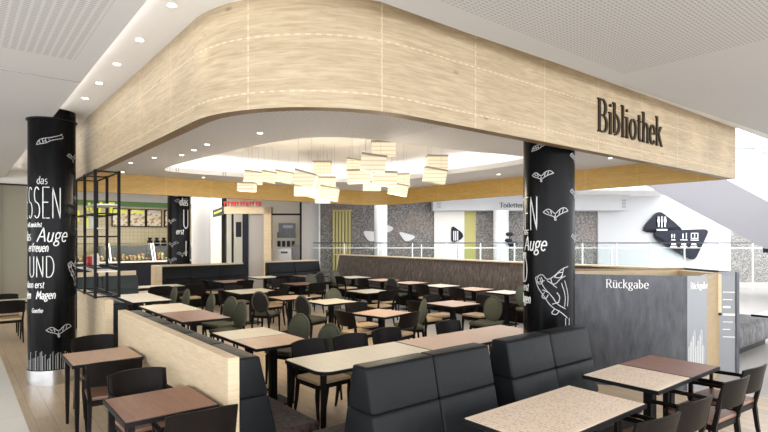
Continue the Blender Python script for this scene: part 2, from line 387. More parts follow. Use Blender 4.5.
def text_mesh(mb, txt, size, place, thin=.03, thick=.09, depth=.01, serif=True, slant=0, xs=1.0, track=0, mi=0, center=False):
    """place(x, y, out) -> world point; glyphs raised by depth"""
    strokes, wdt = text_strokes(txt, thin, thick, serif, slant, xs, track)
    off = -wdt / 2 if center else 0
    for pts, sf in strokes:
        dense = []
        for i in range(len(pts) - 1):
            a, b = pts[i], pts[i + 1]; k = max(1, int(math.dist(a, b) / .15)) if place.curved else 1
            dense += [(a[0] + (b[0] - a[0]) * j / k, a[1] + (b[1] - a[1]) * j / k) for j in range(k)]
        dense.append(pts[-1])
        L, Rr = strip(dense, (lambda d: thin) if sf else (lambda d: thin + (thick - thin) * abs(d.y) ** 1.3))
        n = len(L); vs = []
        for o_ in (depth, 0):
            for row in (L, Rr): vs += [place((p.x + off) * size, p.y * size, o_) for p in row]
        fs = []
        for i in range(n - 1):
            fs += [(n + i, n + i + 1, i + 1, i), (i, i + 1, 2 * n + i + 1, 2 * n + i), (n + i + 1, n + i, 3 * n + i, 3 * n + i + 1)]
        fs += [(0, 2 * n, 3 * n, n), (n - 1, 2 * n - 1, 4 * n - 1, 3 * n - 1)]
        mb.add(vs, fs, None, mi)
    return wdt * size
def flat_place(origin, ux, nrm):
    o_ = Vector(origin); u = Vector(ux).normalized(); nn = Vector(nrm).normalized()
    f = lambda x, y, out: o_ + u * x + Vector((0, 0, y)) + nn * out
    class P:
        curved = False
        def __call__(s, *a): return f(*a)
    return P()
class CylPlace:
    curved = True
    def __init__(s, r, th0, s0, h0): s.r = r; s.t = th0; s.s0 = s0; s.h0 = h0
    def __call__(s, x, y, out):
        a = s.t + (s.s0 + x) / s.r; return Vector(((s.r + out) * math.cos(a), (s.r + out) * math.sin(a), s.h0 + y))
def draw(mb, place, polys, wdt=.012, depth=.002, mi=0, sx=1, sy=1, soft=False):
    for pts in polys:
        pts = [(x * sx, y * sy) for x, y in pts]
        for _ in range(2 if soft and len(pts) > 2 else 0):
            q = [pts[0]]
            for a, b in zip(pts, pts[1:]): q += [(a[0] * .75 + b[0] * .25, a[1] * .75 + b[1] * .25), (a[0] * .25 + b[0] * .75, a[1] * .25 + b[1] * .75)]
            pts = q + [pts[-1]]
        L, Rr = strip(pts, lambda d: wdt)
        n = len(L); vs = [place(p.x, p.y, depth) for p in L] + [place(p.x, p.y, depth) for p in Rr]
        mb.add(vs, [(n + i, n + i + 1, i + 1, i) for i in range(n - 1)], None, mi)

# ------------------------------------------------------------------ floor and ceilings
struct(MB().box(.6, 7.9, -4, 30, -.1, 0).build('floor', 'floor_wood'))
struct(MB().box(-16, .6, -6, 30, -.1, 0).build('floor_concourse', 'floor_cream'))
struct(MB().box(7.9, 40, -12, 30, -.1, 0).box(.6, 7.9, -12, -4, -.1, 0).build('floor_mall', 'floor_grey'))
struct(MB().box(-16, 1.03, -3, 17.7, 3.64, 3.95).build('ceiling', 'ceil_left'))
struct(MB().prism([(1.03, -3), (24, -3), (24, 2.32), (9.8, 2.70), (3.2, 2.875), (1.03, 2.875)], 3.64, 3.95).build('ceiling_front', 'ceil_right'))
struct(MB().prism([(1.03, 2.8755), (3.2, 2.8755), (9.8, 2.7005), (24, 2.3205), (24, 3.06), (1.03, 3.06)], 3.77, 3.95).box(1.03, 9.8, 3.06, 12.45, 3.77, 3.95).build('ceiling_upper', 'ceil_white'))
struct(MB().box(-1, 12.0, 12.45, 26, 3.85, 4.0).build('ceiling_back', 'ceil_white'))
# joint line across the ceiling boards
struct(MB().box(-16, 1.03, 6.34, 6.352, 3.636, 3.641).build('trim_1', 'grey'))

# ------------------------------------------------------------------ the oak canopy
def round_loop(corners):
    pts = []; n = len(corners)
    for i, (x, y, r) in enumerate(corners):
        p = Vector((x, y)); a = (Vector(corners[i - 1][:2]) - p).normalized(); b = (Vector(corners[(i + 1) % n][:2]) - p).normalized()
        if r < .03: pts.append(p); continue
        c = p + (a + b) * r; s0 = p + a * r; e0 = p + b * r; k = 16
        a0 = math.atan2(*(s0 - c).yx); a1 = math.atan2(*(e0 - c).yx)
        while a1 - a0 > PI: a1 -= 2 * PI
        while a1 - a0 < -PI: a1 += 2 * PI
        pts += [c + Vector((math.cos(a0 + (a1 - a0) * j / k), math.sin(a0 + (a1 - a0) * j / k))) * r for j in range(k + 1)]
    return pts
X0, X1, Y0, Y1 = 1.51, 9.76, 3.07, 12.3
outer = round_loop([(X0, Y0, 1.25), (X1, Y0, 0), (X1, Y1, .9), (X0, Y1, .3)])     # counter-clockwise
TH = .11
inner = round_loop([(X0 + TH, Y0 + TH, 1.25 - TH), (X1 - TH, Y0 + TH, 0), (X1 - TH, Y1 - TH, .9 - TH), (X0 + TH, Y1 - TH, .3 - TH)])
ZB, ZI, ZT = 2.95, 3.35, 3.77
canopy = thing('wood_canopy', 'large oak clad canopy band hung over the seating area, rounded at its near corner', 'canopy', (0, 0, 0))
mb = MB(); n = len(outer)
def wall_strip(mb, loop, z0, z1, mi, flip=False):
    u = 0
    for i in range(len(loop)):
        a, b = loop[i], loop[(i + 1) % len(loop)]; d = (b - a).length
        q = [(a.x, a.y, z0), (b.x, b.y, z0), (b.x, b.y, z1), (a.x, a.y, z1)]; uv = [(u, z0), (u + d, z0), (u + d, z1), (u, z1)]
        f = (0, 1, 2, 3)
        if flip: f = (3, 2, 1, 0); uv = uv[::-1]
        mb.add(q, [f], None, mi, True, [uv]); u += d
wall_strip(mb, outer, ZB, ZT, 0)
canopy_face = mb.build('cladding', 'oak_fascia', canopy)
mb = MB(); wall_strip(mb, inner, ZB, ZI + .08, 0, True)
mb.build('lining', 'oak_inner', canopy)['label'] = 'golden oak inner lining'
mb = MB()
for i in range(n):
    j = (i + 1) % n
    mb.add([(*outer[i], ZB), (*outer[j], ZB), (*inner[j], ZB), (*inner[i], ZB)], [(3, 2, 1, 0)])
mb.build('edge_band', 'oak_edge', canopy)
mb = MB(); text_mesh(mb, 'Bibliothek', .47, flat_place((5.50, Y0, 3.185), (1, 0, 0), (0, -1, 0)), .035, .09, .018, True, 0, .87)
mb.build('lettering', 'bronze', canopy)['label'] = 'dark bronze raised letters'
# canopy ceiling with the big curved cove
hole = [(3.1, 10.9), (3.24, 8.74), (3.39, 7.3), (3.52, 6.6), (3.72, 6.12), (4.05, 5.85), (4.5, 5.72), (5.4, 5.68), (6.2, 5.6), (7.2, 5.35), (7.8, 5.5), (8.1, 6.1), (8.12, 7.5), (8.08, 9.2), (7.7, 10.2), (7, 10.8), (6, 11.05), (5, 11.1), (3.6, 11.2)]
def smooth_loop(p, k=2):
    for _ in range(k):
        q = []
        for i in range(len(p)):
            a, b = p[i], p[(i + 1) % len(p)]
            q += [(a[0] * .75 + b[0] * .25, a[1] * .75 + b[1] * .25), (a[0] * .25 + b[0] * .75, a[1] * .25 + b[1] * .75)]
        p = q
    return p
hole = smooth_loop(hole)
bm = bmesh.new()
def loop_edges(pts, z):
    vs = [bm.verts.new((p[0], p[1], z)) for p in pts]; return vs, [bm.edges.new((vs[i], vs[(i + 1) % len(vs)])) for i in range(len(vs))]
iv, ie = loop_edges([tuple(p) for p in inner], ZI); hv, he = loop_edges(hole, ZI)
bmesh.ops.triangle_fill(bm, edges=ie + he, use_beauty=True)
for f in bm.faces:
    f.normal_update()
    if f.normal.z > 0: f.normal_flip()
up = [bm.verts.new((p[0], p[1], ZI + .09)) for p in hole]
for i in range(len(hole)): bm.faces.new((hv[i], hv[(i + 1) % len(hole)], up[(i + 1) % len(hole)], up[i]))
me = bpy.data.meshes.new('ceiling_canopy'); bm.to_mesh(me); bm.free(); me.materials.append(M['ceil_inner'])
o = bpy.data.objects.new('ceiling_canopy', me); COL.objects.link(o); struct(o)
cxh = sum(p[0] for p in hole) / len(hole); cyh = sum(p[1] for p in hole) / len(hole)
def grow(p, d):
    v = Vector((p[0] - cxh, p[1] - cyh)); return (p[0] + v.x / v.length * d, p[1] + v.y / v.length * d)
ow = [grow(p, .5) for p in hole]; mb = MB()
for i in range(len(ow)):
    a, b = ow[i], ow[(i + 1) % len(ow)]
    mb.add([(*a, ZI + .01), (*b, ZI + .01), (*b, 3.77), (*a, 3.77)], [(0, 3, 2, 1)])
struct(mb.build('ceiling_cove', 'ceil_white'))
mb = MB(); ls = [grow(p, .22) for p in hole]; ls2 = [grow(p, .30) for p in hole]
for i in range(len(ls)):
    j = (i + 1) % len(ls)
    mb.add([(*ls[i], 3.44), (*ls[j], 3.44), (*ls2[j], 3.44), (*ls2[i], 3.44)], [(0, 1, 2, 3)])
tag(mb.build('cove_light_strip', 'emit_cove'), 'continuous light strip hidden behind the rim of the curved ceiling cove', 'light')

M['emit_edge'] = mat('edge light strip', (1, 1, 1), .5, emit=(1, .97, .93), es=7)
tag(MB().box(1.0301, 1.038, -2.5, 17.0, 3.70, 3.725).build('edge_light_strip', 'emit_edge'), 'thin light line tucked against the step of the bright ceiling strip', 'light')
# ------------------------------------------------------------------ recessed downlights
def downlight(x, y, z, label, grp, spot=0, first=[None], r=.036):
    if first[0] is None:
        t = thing('downlight', label, 'light', (x, y, z), 0, grp)
        mb = MB(); k = 20
        ring = [(math.cos(2 * PI * i / k), math.sin(2 * PI * i / k)) for i in range(k)]
        vs = [(c * 1.25 * r, s_ * 1.25 * r, -.004) for c, s_ in ring] + [(c * r, s_ * r, -.006) for c, s_ in ring] + [(c * r, s_ * r, -.001) for c, s_ in ring]
        mb.add(vs, [(i, k + i, k + (i + 1) % k, (i + 1) % k) for i in range(k)] + [(k + i, 2 * k + i, 2 * k + (i + 1) % k, k + (i + 1) % k) for i in range(k)])
        ring_ = mb.build('trim_ring', 'white', t)
        MB().add([(c * r, s_ * r, -.0015) for c, s_ in ring], [list(range(k))[::-1]]).build('lens', 'emit_warm', ring_)
        first[0] = t
    else: t = dup(first[0], (x, y, z), 0, label, grp)
    if spot:
        d = bpy.data.lights.new('downlight_beam', 'SPOT'); d.energy = spot; d.color = (1, .90, .74); d.spot_size = math.radians(112); d.spot_blend = .8; d.shadow_soft_size = .05
        so = bpy.data.objects.new('downlight_beam', d); COL.objects.link(so); so.location = (x, y, z - .02)
    return t
ordn = ['first', 'second', 'third', 'fourth', 'fifth', 'sixth', 'seventh', 'eighth']
for i, y in enumerate([7.59, 6.75, 5.90, 5.05, 4.14]):
    downlight(1.28, y, 3.77, 'round downlight in the bright ceiling strip, %s out from the near black column' % ordn[i], 'downlights in the ceiling strip', 4)
downlight(1.28, 9.45, 3.77, 'round downlight in the bright ceiling strip just behind the near black column', 'downlights in the ceiling strip', 6)
downlight(1.28, 3.25, 3.77, 'round downlight in the bright ceiling strip nearest the rounded canopy corner', 'downlights in the ceiling strip', 4)
for i, x in enumerate([2.6, 3.5, 4.6, 5.8, 7.0, 8.2, 9.3]):
    downlight(x, 2.80, 3.77, 'small downlight grazing the front canopy face, %s along from its rounded corner' % ordn[i], 'downlights over the canopy front', 7, r=.018)
inner_dl = [(262, 135), (206.6, 142), (194, 149), (184, 155.5), (162, 158.5), (138.7, 163.4), (153.4, 175.5), (205.5, 182), (508, 137), (584.7, 162), (483.6, 172)]
dlxy = [(3.05, 6.30), (2.83, 7.55), (2.85, 8.15), (2.86, 8.75), (2.60, 9.35), (2.45, 10.25), (2.66, 11.75), (4.3, 11.70), (5.71, 4.34), (8.60, 4.55), (8.95, 7.2)]
dll = ['nearest the rounded canopy corner', 'beside the narrow end of the cove, nearest us', 'beside the narrow end of the cove, second from us', 'beside the narrow end of the cove, third from us', 'fourth beyond the narrow end of the cove', 'closest above the black shelf rack', 'near the far corner over the menu counter', 'between the cove and the golden lining', 'just beside the middle black column', 'between the middle column and the lettering', 'beyond the cove on the escalator side']
for (x, y), l_ in zip(dlxy, dll): downlight(x, y, ZI, 'small ceiling downlight ' + l_, 'downlights in the canopy ceiling', 9)

# ------------------------------------------------------------------ columns with white handwriting
def bird(sc_=1):
    return [[(-.10, .02), (-.06, .05), (-.03, .03), (0, 0), (.04, .05), (.09, .06), (.12, .03)],
            [(-.10, .02), (-.07, .0), (-.03, -.01), (0, -.03), (.03, -.005), (.08, .02), (.12, .03)],
            [(-.07, .03), (-.05, .01)], [(-.04, .03), (-.03, .0)], [(.04, .04), (.03, .0)], [(.07, .05), (.06, .01)], [(0, 0), (-.01, -.05), (.01, -.05), (0, -.03)]]
def hand(sc_=1):
    return [[(-.12, -.03), (-.10, .02), (-.04, .04), (.02, .05), (.10, .08), (.13, .10)], [(-.12, -.03), (-.06, -.02), (-.02, -.01), (.02, .02), (.12, .05), (.14, .06)],
            [(.02, .05), (.14, .075)], [(.0, .03), (.13, .09)], [(-.09, .02), (-.08, -.02)], [(-.06, .03), (-.05, -.015)], [(-.03, .035), (-.02, -.01)], [(-.11, 0), (-.03, .01)]]
def vine():
    return [[(-.16, .12), (-.10, .16), (-.06, .10), (0, .14), (.06, .2), (.13, .22)], [(-.16, .12), (-.14, .04), (-.08, -.04), (-.03, -.12), (.06, -.17), (.12, -.22)],
            [(-.12, .12), (-.09, .04), (-.02, -.03), (.02, -.1), (.1, -.14)], [(-.06, .1), (.0, .06), (.05, .12), (.1, .14)], [(-.1, .02), (-.05, .0)], [(-.02, -.1), (.04, -.08)],
            [(.08, .2), (.06, .12)], [(.1, -.22), (.1, -.32)], [(.14, -.22), (.14, -.32)], [(-.14, .08), (-.08, .1)], [(.09, .1), (.13, -.02), (.12, -.12)], [(.06, .08), (.10, -.03), (.09, -.12)], [(-.13, .14), (-.15, .09), (-.12, .06), (-.09, .09), (-.11, .13)], [(.0, .13), (.03, .17), (.08, .17), (.05, .12), (0, .13)], [(-.08, .0), (-.11, -.04), (-.07, -.06), (-.05, -.02)], [(0, -.14), (-.03, -.18), (.02, -.19), (.04, -.15)], [(-.03, .12), (-.02, .07), (.02, .04)], [(.02, .0), (.05, -.04), (.03, -.09)]]
def column(name, label, x, y, r, zt, items, drawings, comb=True, base=True, th=None, capz=None, seg=48):
    t = thing(name, label, 'column', (x, y, 0))
    th = th if th is not None else math.atan2(-y, -x)
    mb = MB(); mb.tube([(0, 0, 0), (0, 0, zt)], r, seg); mb.build('shaft', 'metal_black_col', t)
    if base:
        mb = MB(); mb.tube([(0, 0, 0), (0, 0, .20)], r + .012, seg)
        mb.build('base_ring', 'chrome', t)['label'] = 'brushed steel foot ring'
    if capz:
        mb = MB(); mb.tube([(0, 0, capz - .015), (0, 0, capz)], r + .02, seg); mb.build('collar', 'black_metal', t)
    mb = MB()
    for (txt, s0, h0, size, xs, thick, slant) in items:
        text_mesh(mb, txt, size, CylPlace(r, th, s0, h0), thick, thick, .0025, False, slant, xs)
    mb.build('printed_verse', 'ink', t)['label'] = 'white handwritten verse printed on the shaft'
    mb = MB()
    for polys, s0, h0, k in drawings: draw(mb, CylPlace(r, th, s0, h0), polys, .009, .0025, 0, k, k, True)
    if comb:
        random.seed(3)
        for i in range(34):
            s0 = -.5 + i * .03; hh = random.uniform(.12, .26)
            draw(mb, CylPlace(r, th, s0, .21), [[(0, 0), (0, hh), (.015, hh)] if i % 3 else [(0, 0), (0, hh), (.02, hh + .02), (.02, 0)]], .006, .0025)
    mb.build('printed_drawing', 'ink_grey', t)['label'] = 'pale line drawings printed on the shaft'
    return t
verse = lambda k: [('das', -.20, 2.73, .14, .85, .055, .15), ('ESSEN', -.47, 2.27, .55, .44, .022, 0), ('soll zunächst', -.38, 2.15, .085, .62, .09, .2), ('das', -.44, 1.965, .17, .7, .07, .2),
                   ('Auge', -.19, 1.95, .25, .78, .06, .25), ('erfreuen', -.34, 1.815, .15, .62, .08, .2), ('UND', -.33, 1.47, .37, .60, .03, 0), ('dann erst', -.40, 1.325, .12, .72, .08, .2), ('den', -.42, 1.175, .14, .7, .09, .2), ('Magen', -.20, 1.175, .145, .68, .09, .2), ('Goethe', -.27, .99, .075, .8, .09, .2)]
column('round_column', 'black round column with white handwritten verse beside the ceiling strip and oak canopy', 1.06, 8.72, .29, 3.78, verse(1),
       [(hand(), -.04, 3.30, 1.25), (bird(), .30, 3.12, 1.1), (bird(), .42, 2.55, 1), (vine(), .36, 1.52, 1.0), (bird(), .08, .72, 1.5)], capz=3.64)
v2 = [('das', -.36, 2.04, .10, .8, .08, .15), ('ESSEN', -.66, 2.09, .49, .46, .024, 0), ('Auge', -.34, 1.86, .21, .78, .07, .25), ('erfreuen', -.56, 1.77, .13, .62, .08, .2), ('UND', -.62, 1.50, .36, .60, .03, 0), ('erst', -.37, 1.40, .12, .7, .08, .2), ('Magen', -.45, 1.26, .14, .68, .09, .2)]
column('round_column', 'black round column with a white vine drawing, standing behind the steel return station', 5.33, 3.56, .285, 3.36, v2,
       [(hand(), -.09, 3.0, .9), (bird(), -.08, 2.68, 1.1), (bird(), .07, 2.26, 1.3), (bird(), .36, 2.9, 1), (bird(), .38, 2.0, 1), (bird(), .36, 2.5, 1), (vine(), .06, 1.40, 1.3)])
column('round_column', 'far black round column covered in chalk drawings beside the white column', 5.42, 16.85, .335, 3.9,
       [('das', .0, 3.0, .3, .8, .1, .1), ('U', .1, 2.3, .75, .6, .045, 0), ('erst', -.08, 2.12, .22, .7, .12, .2), ('I', .1, 1.4, .4, 1, .05, 0)][:3] + [('l', .15, 1.45, .6, 1, .05, 0)],
       [(bird(), .08, 3.1, 2), (bird(), -.2, 1.8, 1.6), (bird(), -.25, 1.3, 1.6), (bird(), .1, 1.5, 1.6), (hand(), .05, 3.3, 1.2), (bird(), -.25, 2.5, 1.4)], comb=False, base=False)
mb = MB(); mb.tube([(0, 0, 0), (0, 0, 3.9)], .31, 40)
tag(mb.build('round_column', 'white', loc=(6.50, 17.9, 0)), 'plain white round column beside the far black column', 'column')

# ------------------------------------------------------------------ tables
def table(x, y, sx, sy, top, label, legs='post', rz=0, h=.75, grp='cafe tables', round_corner=False, name='cafe_table', posts=None):
    t = thing(name, label, 'table', (x, y, 0), rz, grp)
    hx, hy = sx / 2, sy / 2; e = .004
    def outl(k):
        if round_corner:
            r = .14; return [(-hx + r + r * math.cos(a), -hy + r + r * math.sin(a)) for a in [PI + PI / 2 * i / 6 for i in range(7)]] + [(hx, -hy), (hx, hy)] + [(-hx + .05 + .05 * math.cos(a), hy - .05 + .05 * math.sin(a)) for a in [PI / 2 + PI / 2 * i / 4 for i in range(5)]]
        return [(-hx, -hy), (hx, -hy), (hx, hy), (-hx, hy)]
    mb = MB(); mb.prism(outl(0), h - .035, h - .004); mb.build('table_edge', 'black_edge', t)['label'] = 'black tabletop edge'
    mb = MB(); mb.prism([(px * (1 - .012 / hx), py * (1 - .012 / hy)) for px, py in outl(0)], h - .0045, h); mb.build('tabletop', top, t)
    if legs == 'corner':
        for i in (-1, 1):
            for j in (-1, 1):
                a, b = i * (hx - .05), j * (hy - .05)
                MB().tube([(a, b, h - .035), (a, b, .3), (a, b, 0)], [.032, .028, .018], 4).build('leg', 'black_wood', t)
    else:
        for (px, py) in (posts or [(0, 0)]):
            MB().box(px - .04, px + .04, py - .04, py + .04, .02, h - .035).build('post', 'black_metal', t)
            MB().bev(dims=(px - .2, px + .2, py - .2, py + .2), z0=0, z1=.02, r=.006, seg=1).build('foot_plate', 'black_metal', t)
            MB().box(px - .15, px + .15, py - .03, py + .03, h - .055, h - .036).build('bracket', 'black_metal', t)
    return t
table(1.22, 6.29, .66, .68, 'top_oak', 'square table with salmon wood top beside the foot of the near black column', 'corner', grp='aisle tables')
table(1.22, 4.22, .66, .68, 'top_walnut', 'square reddish brown table at the near end of the oak bench wall', 'corner', grp='aisle tables')
for X_, Y_, tp, lb in [(3.01, 5.87, 'top_oak', 'salmon half of the two-tone table beside the oak backed bench'), (3.01, 6.54, 'top_cream', 'cream half of the two-tone table beside the oak backed bench'),
                       (3.0, 8.6, 'top_walnut', 'brown table pushed against a cream one by the bench, middle of its row'), (3.0, 9.82, 'top_cream', 'cream table behind the brown one in the bench row'),
                       (3.05, 11.9, 'top_cream', 'long cream table near the black shelf rack'), (3.9, 14.4, 'top_cream', 'narrow white table in front of the food counter')]:
    ln = {6.54: .67, 5.87: .66, 8.6: 1.2, 9.82: 1.2, 11.9: 1.75, 14.4: .7}[Y_]
    table(X_, Y_, .76 if Y_ < 14 else 1.6, ln, tp, lb, posts=[(0, 0)] if ln < 1.5 else [(0, -.5), (0, .5)])
table(3.38, 4.53, 1.5, .74, 'top_cream', 'long cream table with a rounded corner behind the leather double bench', 'corner', round_corner=True)
table(5.13, 4.53, 1.98, .74, 'top_oak', 'long salmon wood table continuing the cream one behind the double benches', posts=[(-.6, 0), (.6, 0)])
table(3.40, 2.19, 1.32, .66, 'top_print', 'pale wood table printed with lines of text, nearest the camera', posts=[(-.35, 0), (.35, 0)])
table(4.79, 2.29, .66, .68, 'top_print', 'pale printed table half joined to a brown one before the return station', posts=[(0, -.12)])
table(5.46, 2.29, .66, .68, 'top_walnut', 'dark brown table half joined to a pale printed one before the return station')
TB = [(5.55, 6.92, .75, 'top_oak', 'salmon square table in the middle of the room, four dark chairs around it', .22), (5.78, 8.8, .75, 'top_cream', 'cream table between the two round backed chairs in mid room', 0),
      (5.5, 9.95, .7, 'top_oak', 'small wood table behind the cream mid-room table', 0), (5.45, 11.7, 1.0, 'top_cream', 'cream table with a dark chair in front, fourth back in the second row', 0),
      (7.40, 7.05, .75, 'top_oak', 'salmon table in front of the middle black column', 0), (7.6, 9.93, .8, 'top_cream', 'cream square table in the third row, mid room', 0),
      (7.4, 12.75, .8, 'top_walnut', 'brown table far back in the third row', 0), (6.28, 14.72, .9, 'top_walnut', 'brown table in front of the far leather bench', 0),
      (7.72, 15.6, .85, 'top_cream', 'cream table in front of the entrance frames', 0), (9.15, 15.2, .9, 'top_walnut', 'brown table in front of the small far bench', 0),
      (9.93, 7.75, .7, 'top_cream', 'cream table by the pleated banquette, first behind the middle column', 0), (9.93, 8.75, .72, 'top_oak', 'wood table by the pleated banquette, second row place', 0),
      (9.93, 9.9, .75, 'top_cream', 'cream table by the pleated banquette, third back', 0), (9.93, 11.1, .75, 'top_oak', 'wood table by the pleated banquette, fourth back', 0),
      (9.93, 12.35, .75, 'top_oak', 'wood table by the pleated banquette, fifth back', 0), (9.9, 13.8, .85, 'top_cream', 'cream table by the far end of the pleated banquette', 0)]
for X_, Y_, s_, tp, lb, rz in TB: table(X_, Y_, s_, s_, tp, lb, rz=rz)
table(.88, 12.9, .7, .7, 'top_cream', 'small table far down the concourse behind the near black column', 'corner')
table(10.75, 2.62, 1.2, .7, 'white', 'white table at the edge of the room beside the grey pleated seat')

# ------------------------------------------------------------------ chairs
def wood_chair(label, seat, arms, name='wooden_chair'):
    t = thing(name, label, 'chair', (0, 0, -50))
    MB().bev(dims=(-.225, .225, -.20, .22), z0=.435, z1=.475, r=.016, seg=2).build('seat', seat, t)
    mb = MB()
    for a in (-1, 1): mb.box(a * .2 - .012, a * .2 + .012, -.19, .19, .385, .434)
    mb.box(-.19, .19, .178, .2, .385, .434); mb.box(-.19, .19, -.2, -.178, .385, .434)
    mb.build('seat_frame', 'black_wood', t)
    for a in (-1, 1):
        top = .64 if arms else .43
        MB().tube([(a * .215, .19, top), (a * .215, .19, .3), (a * .205, .205, 0)], [.018, .023, .014], 4).build('leg', 'black_wood', t)
        MB().tube([(a * .225, -.275, .80), (a * .22, -.235, .60), (a * .205, -.195, .42), (a * .21, -.22, .2), (a * .215, -.26, 0)], [.014, .02, .026, .022, .014], 4).build('leg', 'black_wood', t)
        if arms:
            MB().tube([(a * .232, -.245, .66), (a * .236, 0, .655), (a * .226, .21, .645)], [.016, .02, .019], 6).build('armrest', 'black_wood', t)
    mb = MB(); k = 10; vs = []
    for dz, dy in ((.585, 0), (.83, -.055)):
        for th_ in (0, .018):
            for i in range(k + 1):
                x = -.245 + .49 * i / k; c = (1 - (x / .245) ** 2) * .05
                zz = dz if dz < .7 else dz - .018 * abs(x / .245) ** 3
                vs.append((x, -.215 + dy - c - th_, zz))
    m_ = k + 1; fs = []
    for i in range(k):
        fs += [(i + 1, i, 2 * m_ + i, 2 * m_ + i + 1), (m_ + i, m_ + i + 1, 3 * m_ + i + 1, 3 * m_ + i), (2 * m_ + i + 1, 2 * m_ + i, 3 * m_ + i, 3 * m_ + i + 1), (i, i + 1, m_ + i + 1, m_ + i)]
    fs += [(0, m_, 3 * m_, 2 * m_), (k, 2 * m_ + k, 3 * m_ + k, m_ + k)]
    mb.add(vs, fs, None, 0, True); mb.build('backrest', 'black_wood', t)
    return t
def oval_chair(label):
    t = thing('oval_back_chair', label, 'chair', (0, 0, -50))
    MB().bev(dims=(-.23, .23, -.21, .23), z0=.42, z1=.485, r=.028, seg=3).build('seat', 'olive', t)
    hold = [t]
    mb = MB()
    for a in (-1, 1): mb.box(a * .2 - .015, a * .2 + .015, -.19, .2, .37, .42)
    mb.box(-.2, .2, .185, .21, .37, .42); mb.box(-.2, .2, -.2, -.17, .37, .42); mb.build('seat_frame', 'black_wood', t)
    for a in (-1, 1):
        MB().tube([(a * .2, .195, .40), (a * .2, .2, .2), (a * .205, .205, 0)], [.024, .02, .013], 8).build('leg', 'black_wood', t)
        MB().tube([(a * .12, -.235, .56), (a * .165, -.2, .45), (a * .19, -.195, .38), (a * .195, -.24, 0)], [.014, .02, .022, .013], 8).build('leg', 'black_wood', t)
    tilt = T(0, -.235, .69) @ Matrix.Rotation(math.radians(10), 4, 'X')
    def pad(y0, bulge, sc_, name, m_, lab=None):
        mb = MB(); k = 28; rows = 5; vs = []
        for j in range(rows + 1):
            rr = math.cos(PI / 2 * j / rows) if j < rows else 0.0; dy = y0 + bulge * math.sin(PI / 2 * j / rows)
            for i in range(k): vs.append((.188 * sc_ * rr * math.cos(2 * PI * i / k), dy, .235 * sc_ * rr * math.sin(2 * PI * i / k)))
        fs = [(j * k + i, j * k + (i + 1) % k, (j + 1) * k + (i + 1) % k, (j + 1) * k + i) for j in range(rows - 1) for i in range(k)]
        fs.append([(rows - 1) * k + i for i in range(k)])
        if bulge > 0: fs = [f[::-1] for f in fs]
        mb.add(vs, fs, tilt, 0, True); o_ = mb.build(name, m_, hold[0])
        if lab: o_['label'] = lab
        return o_
    hold[0] = pad(.005, .04, .93, 'backrest', 'olive'); pad(-.005, -.018, .93, 'back_shell', 'olive_dark', 'charcoal back shell')
    mb = MB(); k = 32; vs = []; fs = []
    for i in range(k):
        a = 2 * PI * i / k
        for q in range(8):
            b = 2 * PI * q / 8; rr = .018 * math.cos(b)
            vs.append(((.178 + rr) * math.cos(a), .022 * math.sin(b), (.225 + rr) * math.sin(a)))
        for q in range(8): fs.append((i * 8 + q, ((i + 1) % k) * 8 + q, ((i + 1) % k) * 8 + (q + 1) % 8, i * 8 + (q + 1) % 8))
    mb.add(vs, fs, tilt, 0, True); mb.build('back_rim', 'olive', hold[0])
    return t
DIR = {'+Y': 0, '-X': PI / 2, '-Y': PI, '+X': -PI / 2}
protos = {}
def chair(kind, bx, by, d, label, jit=0.0, grp=None):
    rz = DIR[d] + jit; off = .26
    x = bx - off * math.sin(rz); y = by + off * math.cos(rz)
    grp = grp or {'w': 'dark wooden chairs', 'a': 'dark wooden armchairs', 'b': 'dark armchairs with brown seats', 'o': 'round backed upholstered chairs'}[kind]
    if kind not in protos:
        if kind == 'o': protos[kind] = t = oval_chair(label)
        else: protos[kind] = t = wood_chair(label, {'w': 'seat_tan', 'a': 'seat_brown', 'b': 'seat_brown'}[kind], kind in 'ab', 'wooden_armchair' if kind in 'ab' else 'wooden_chair')
        t.location = (x, y, 0); t.rotation_euler = (0, 0, rz); t['group'] = grp; return t
    return dup(protos[kind], (x, y, 0), rz, label, grp)
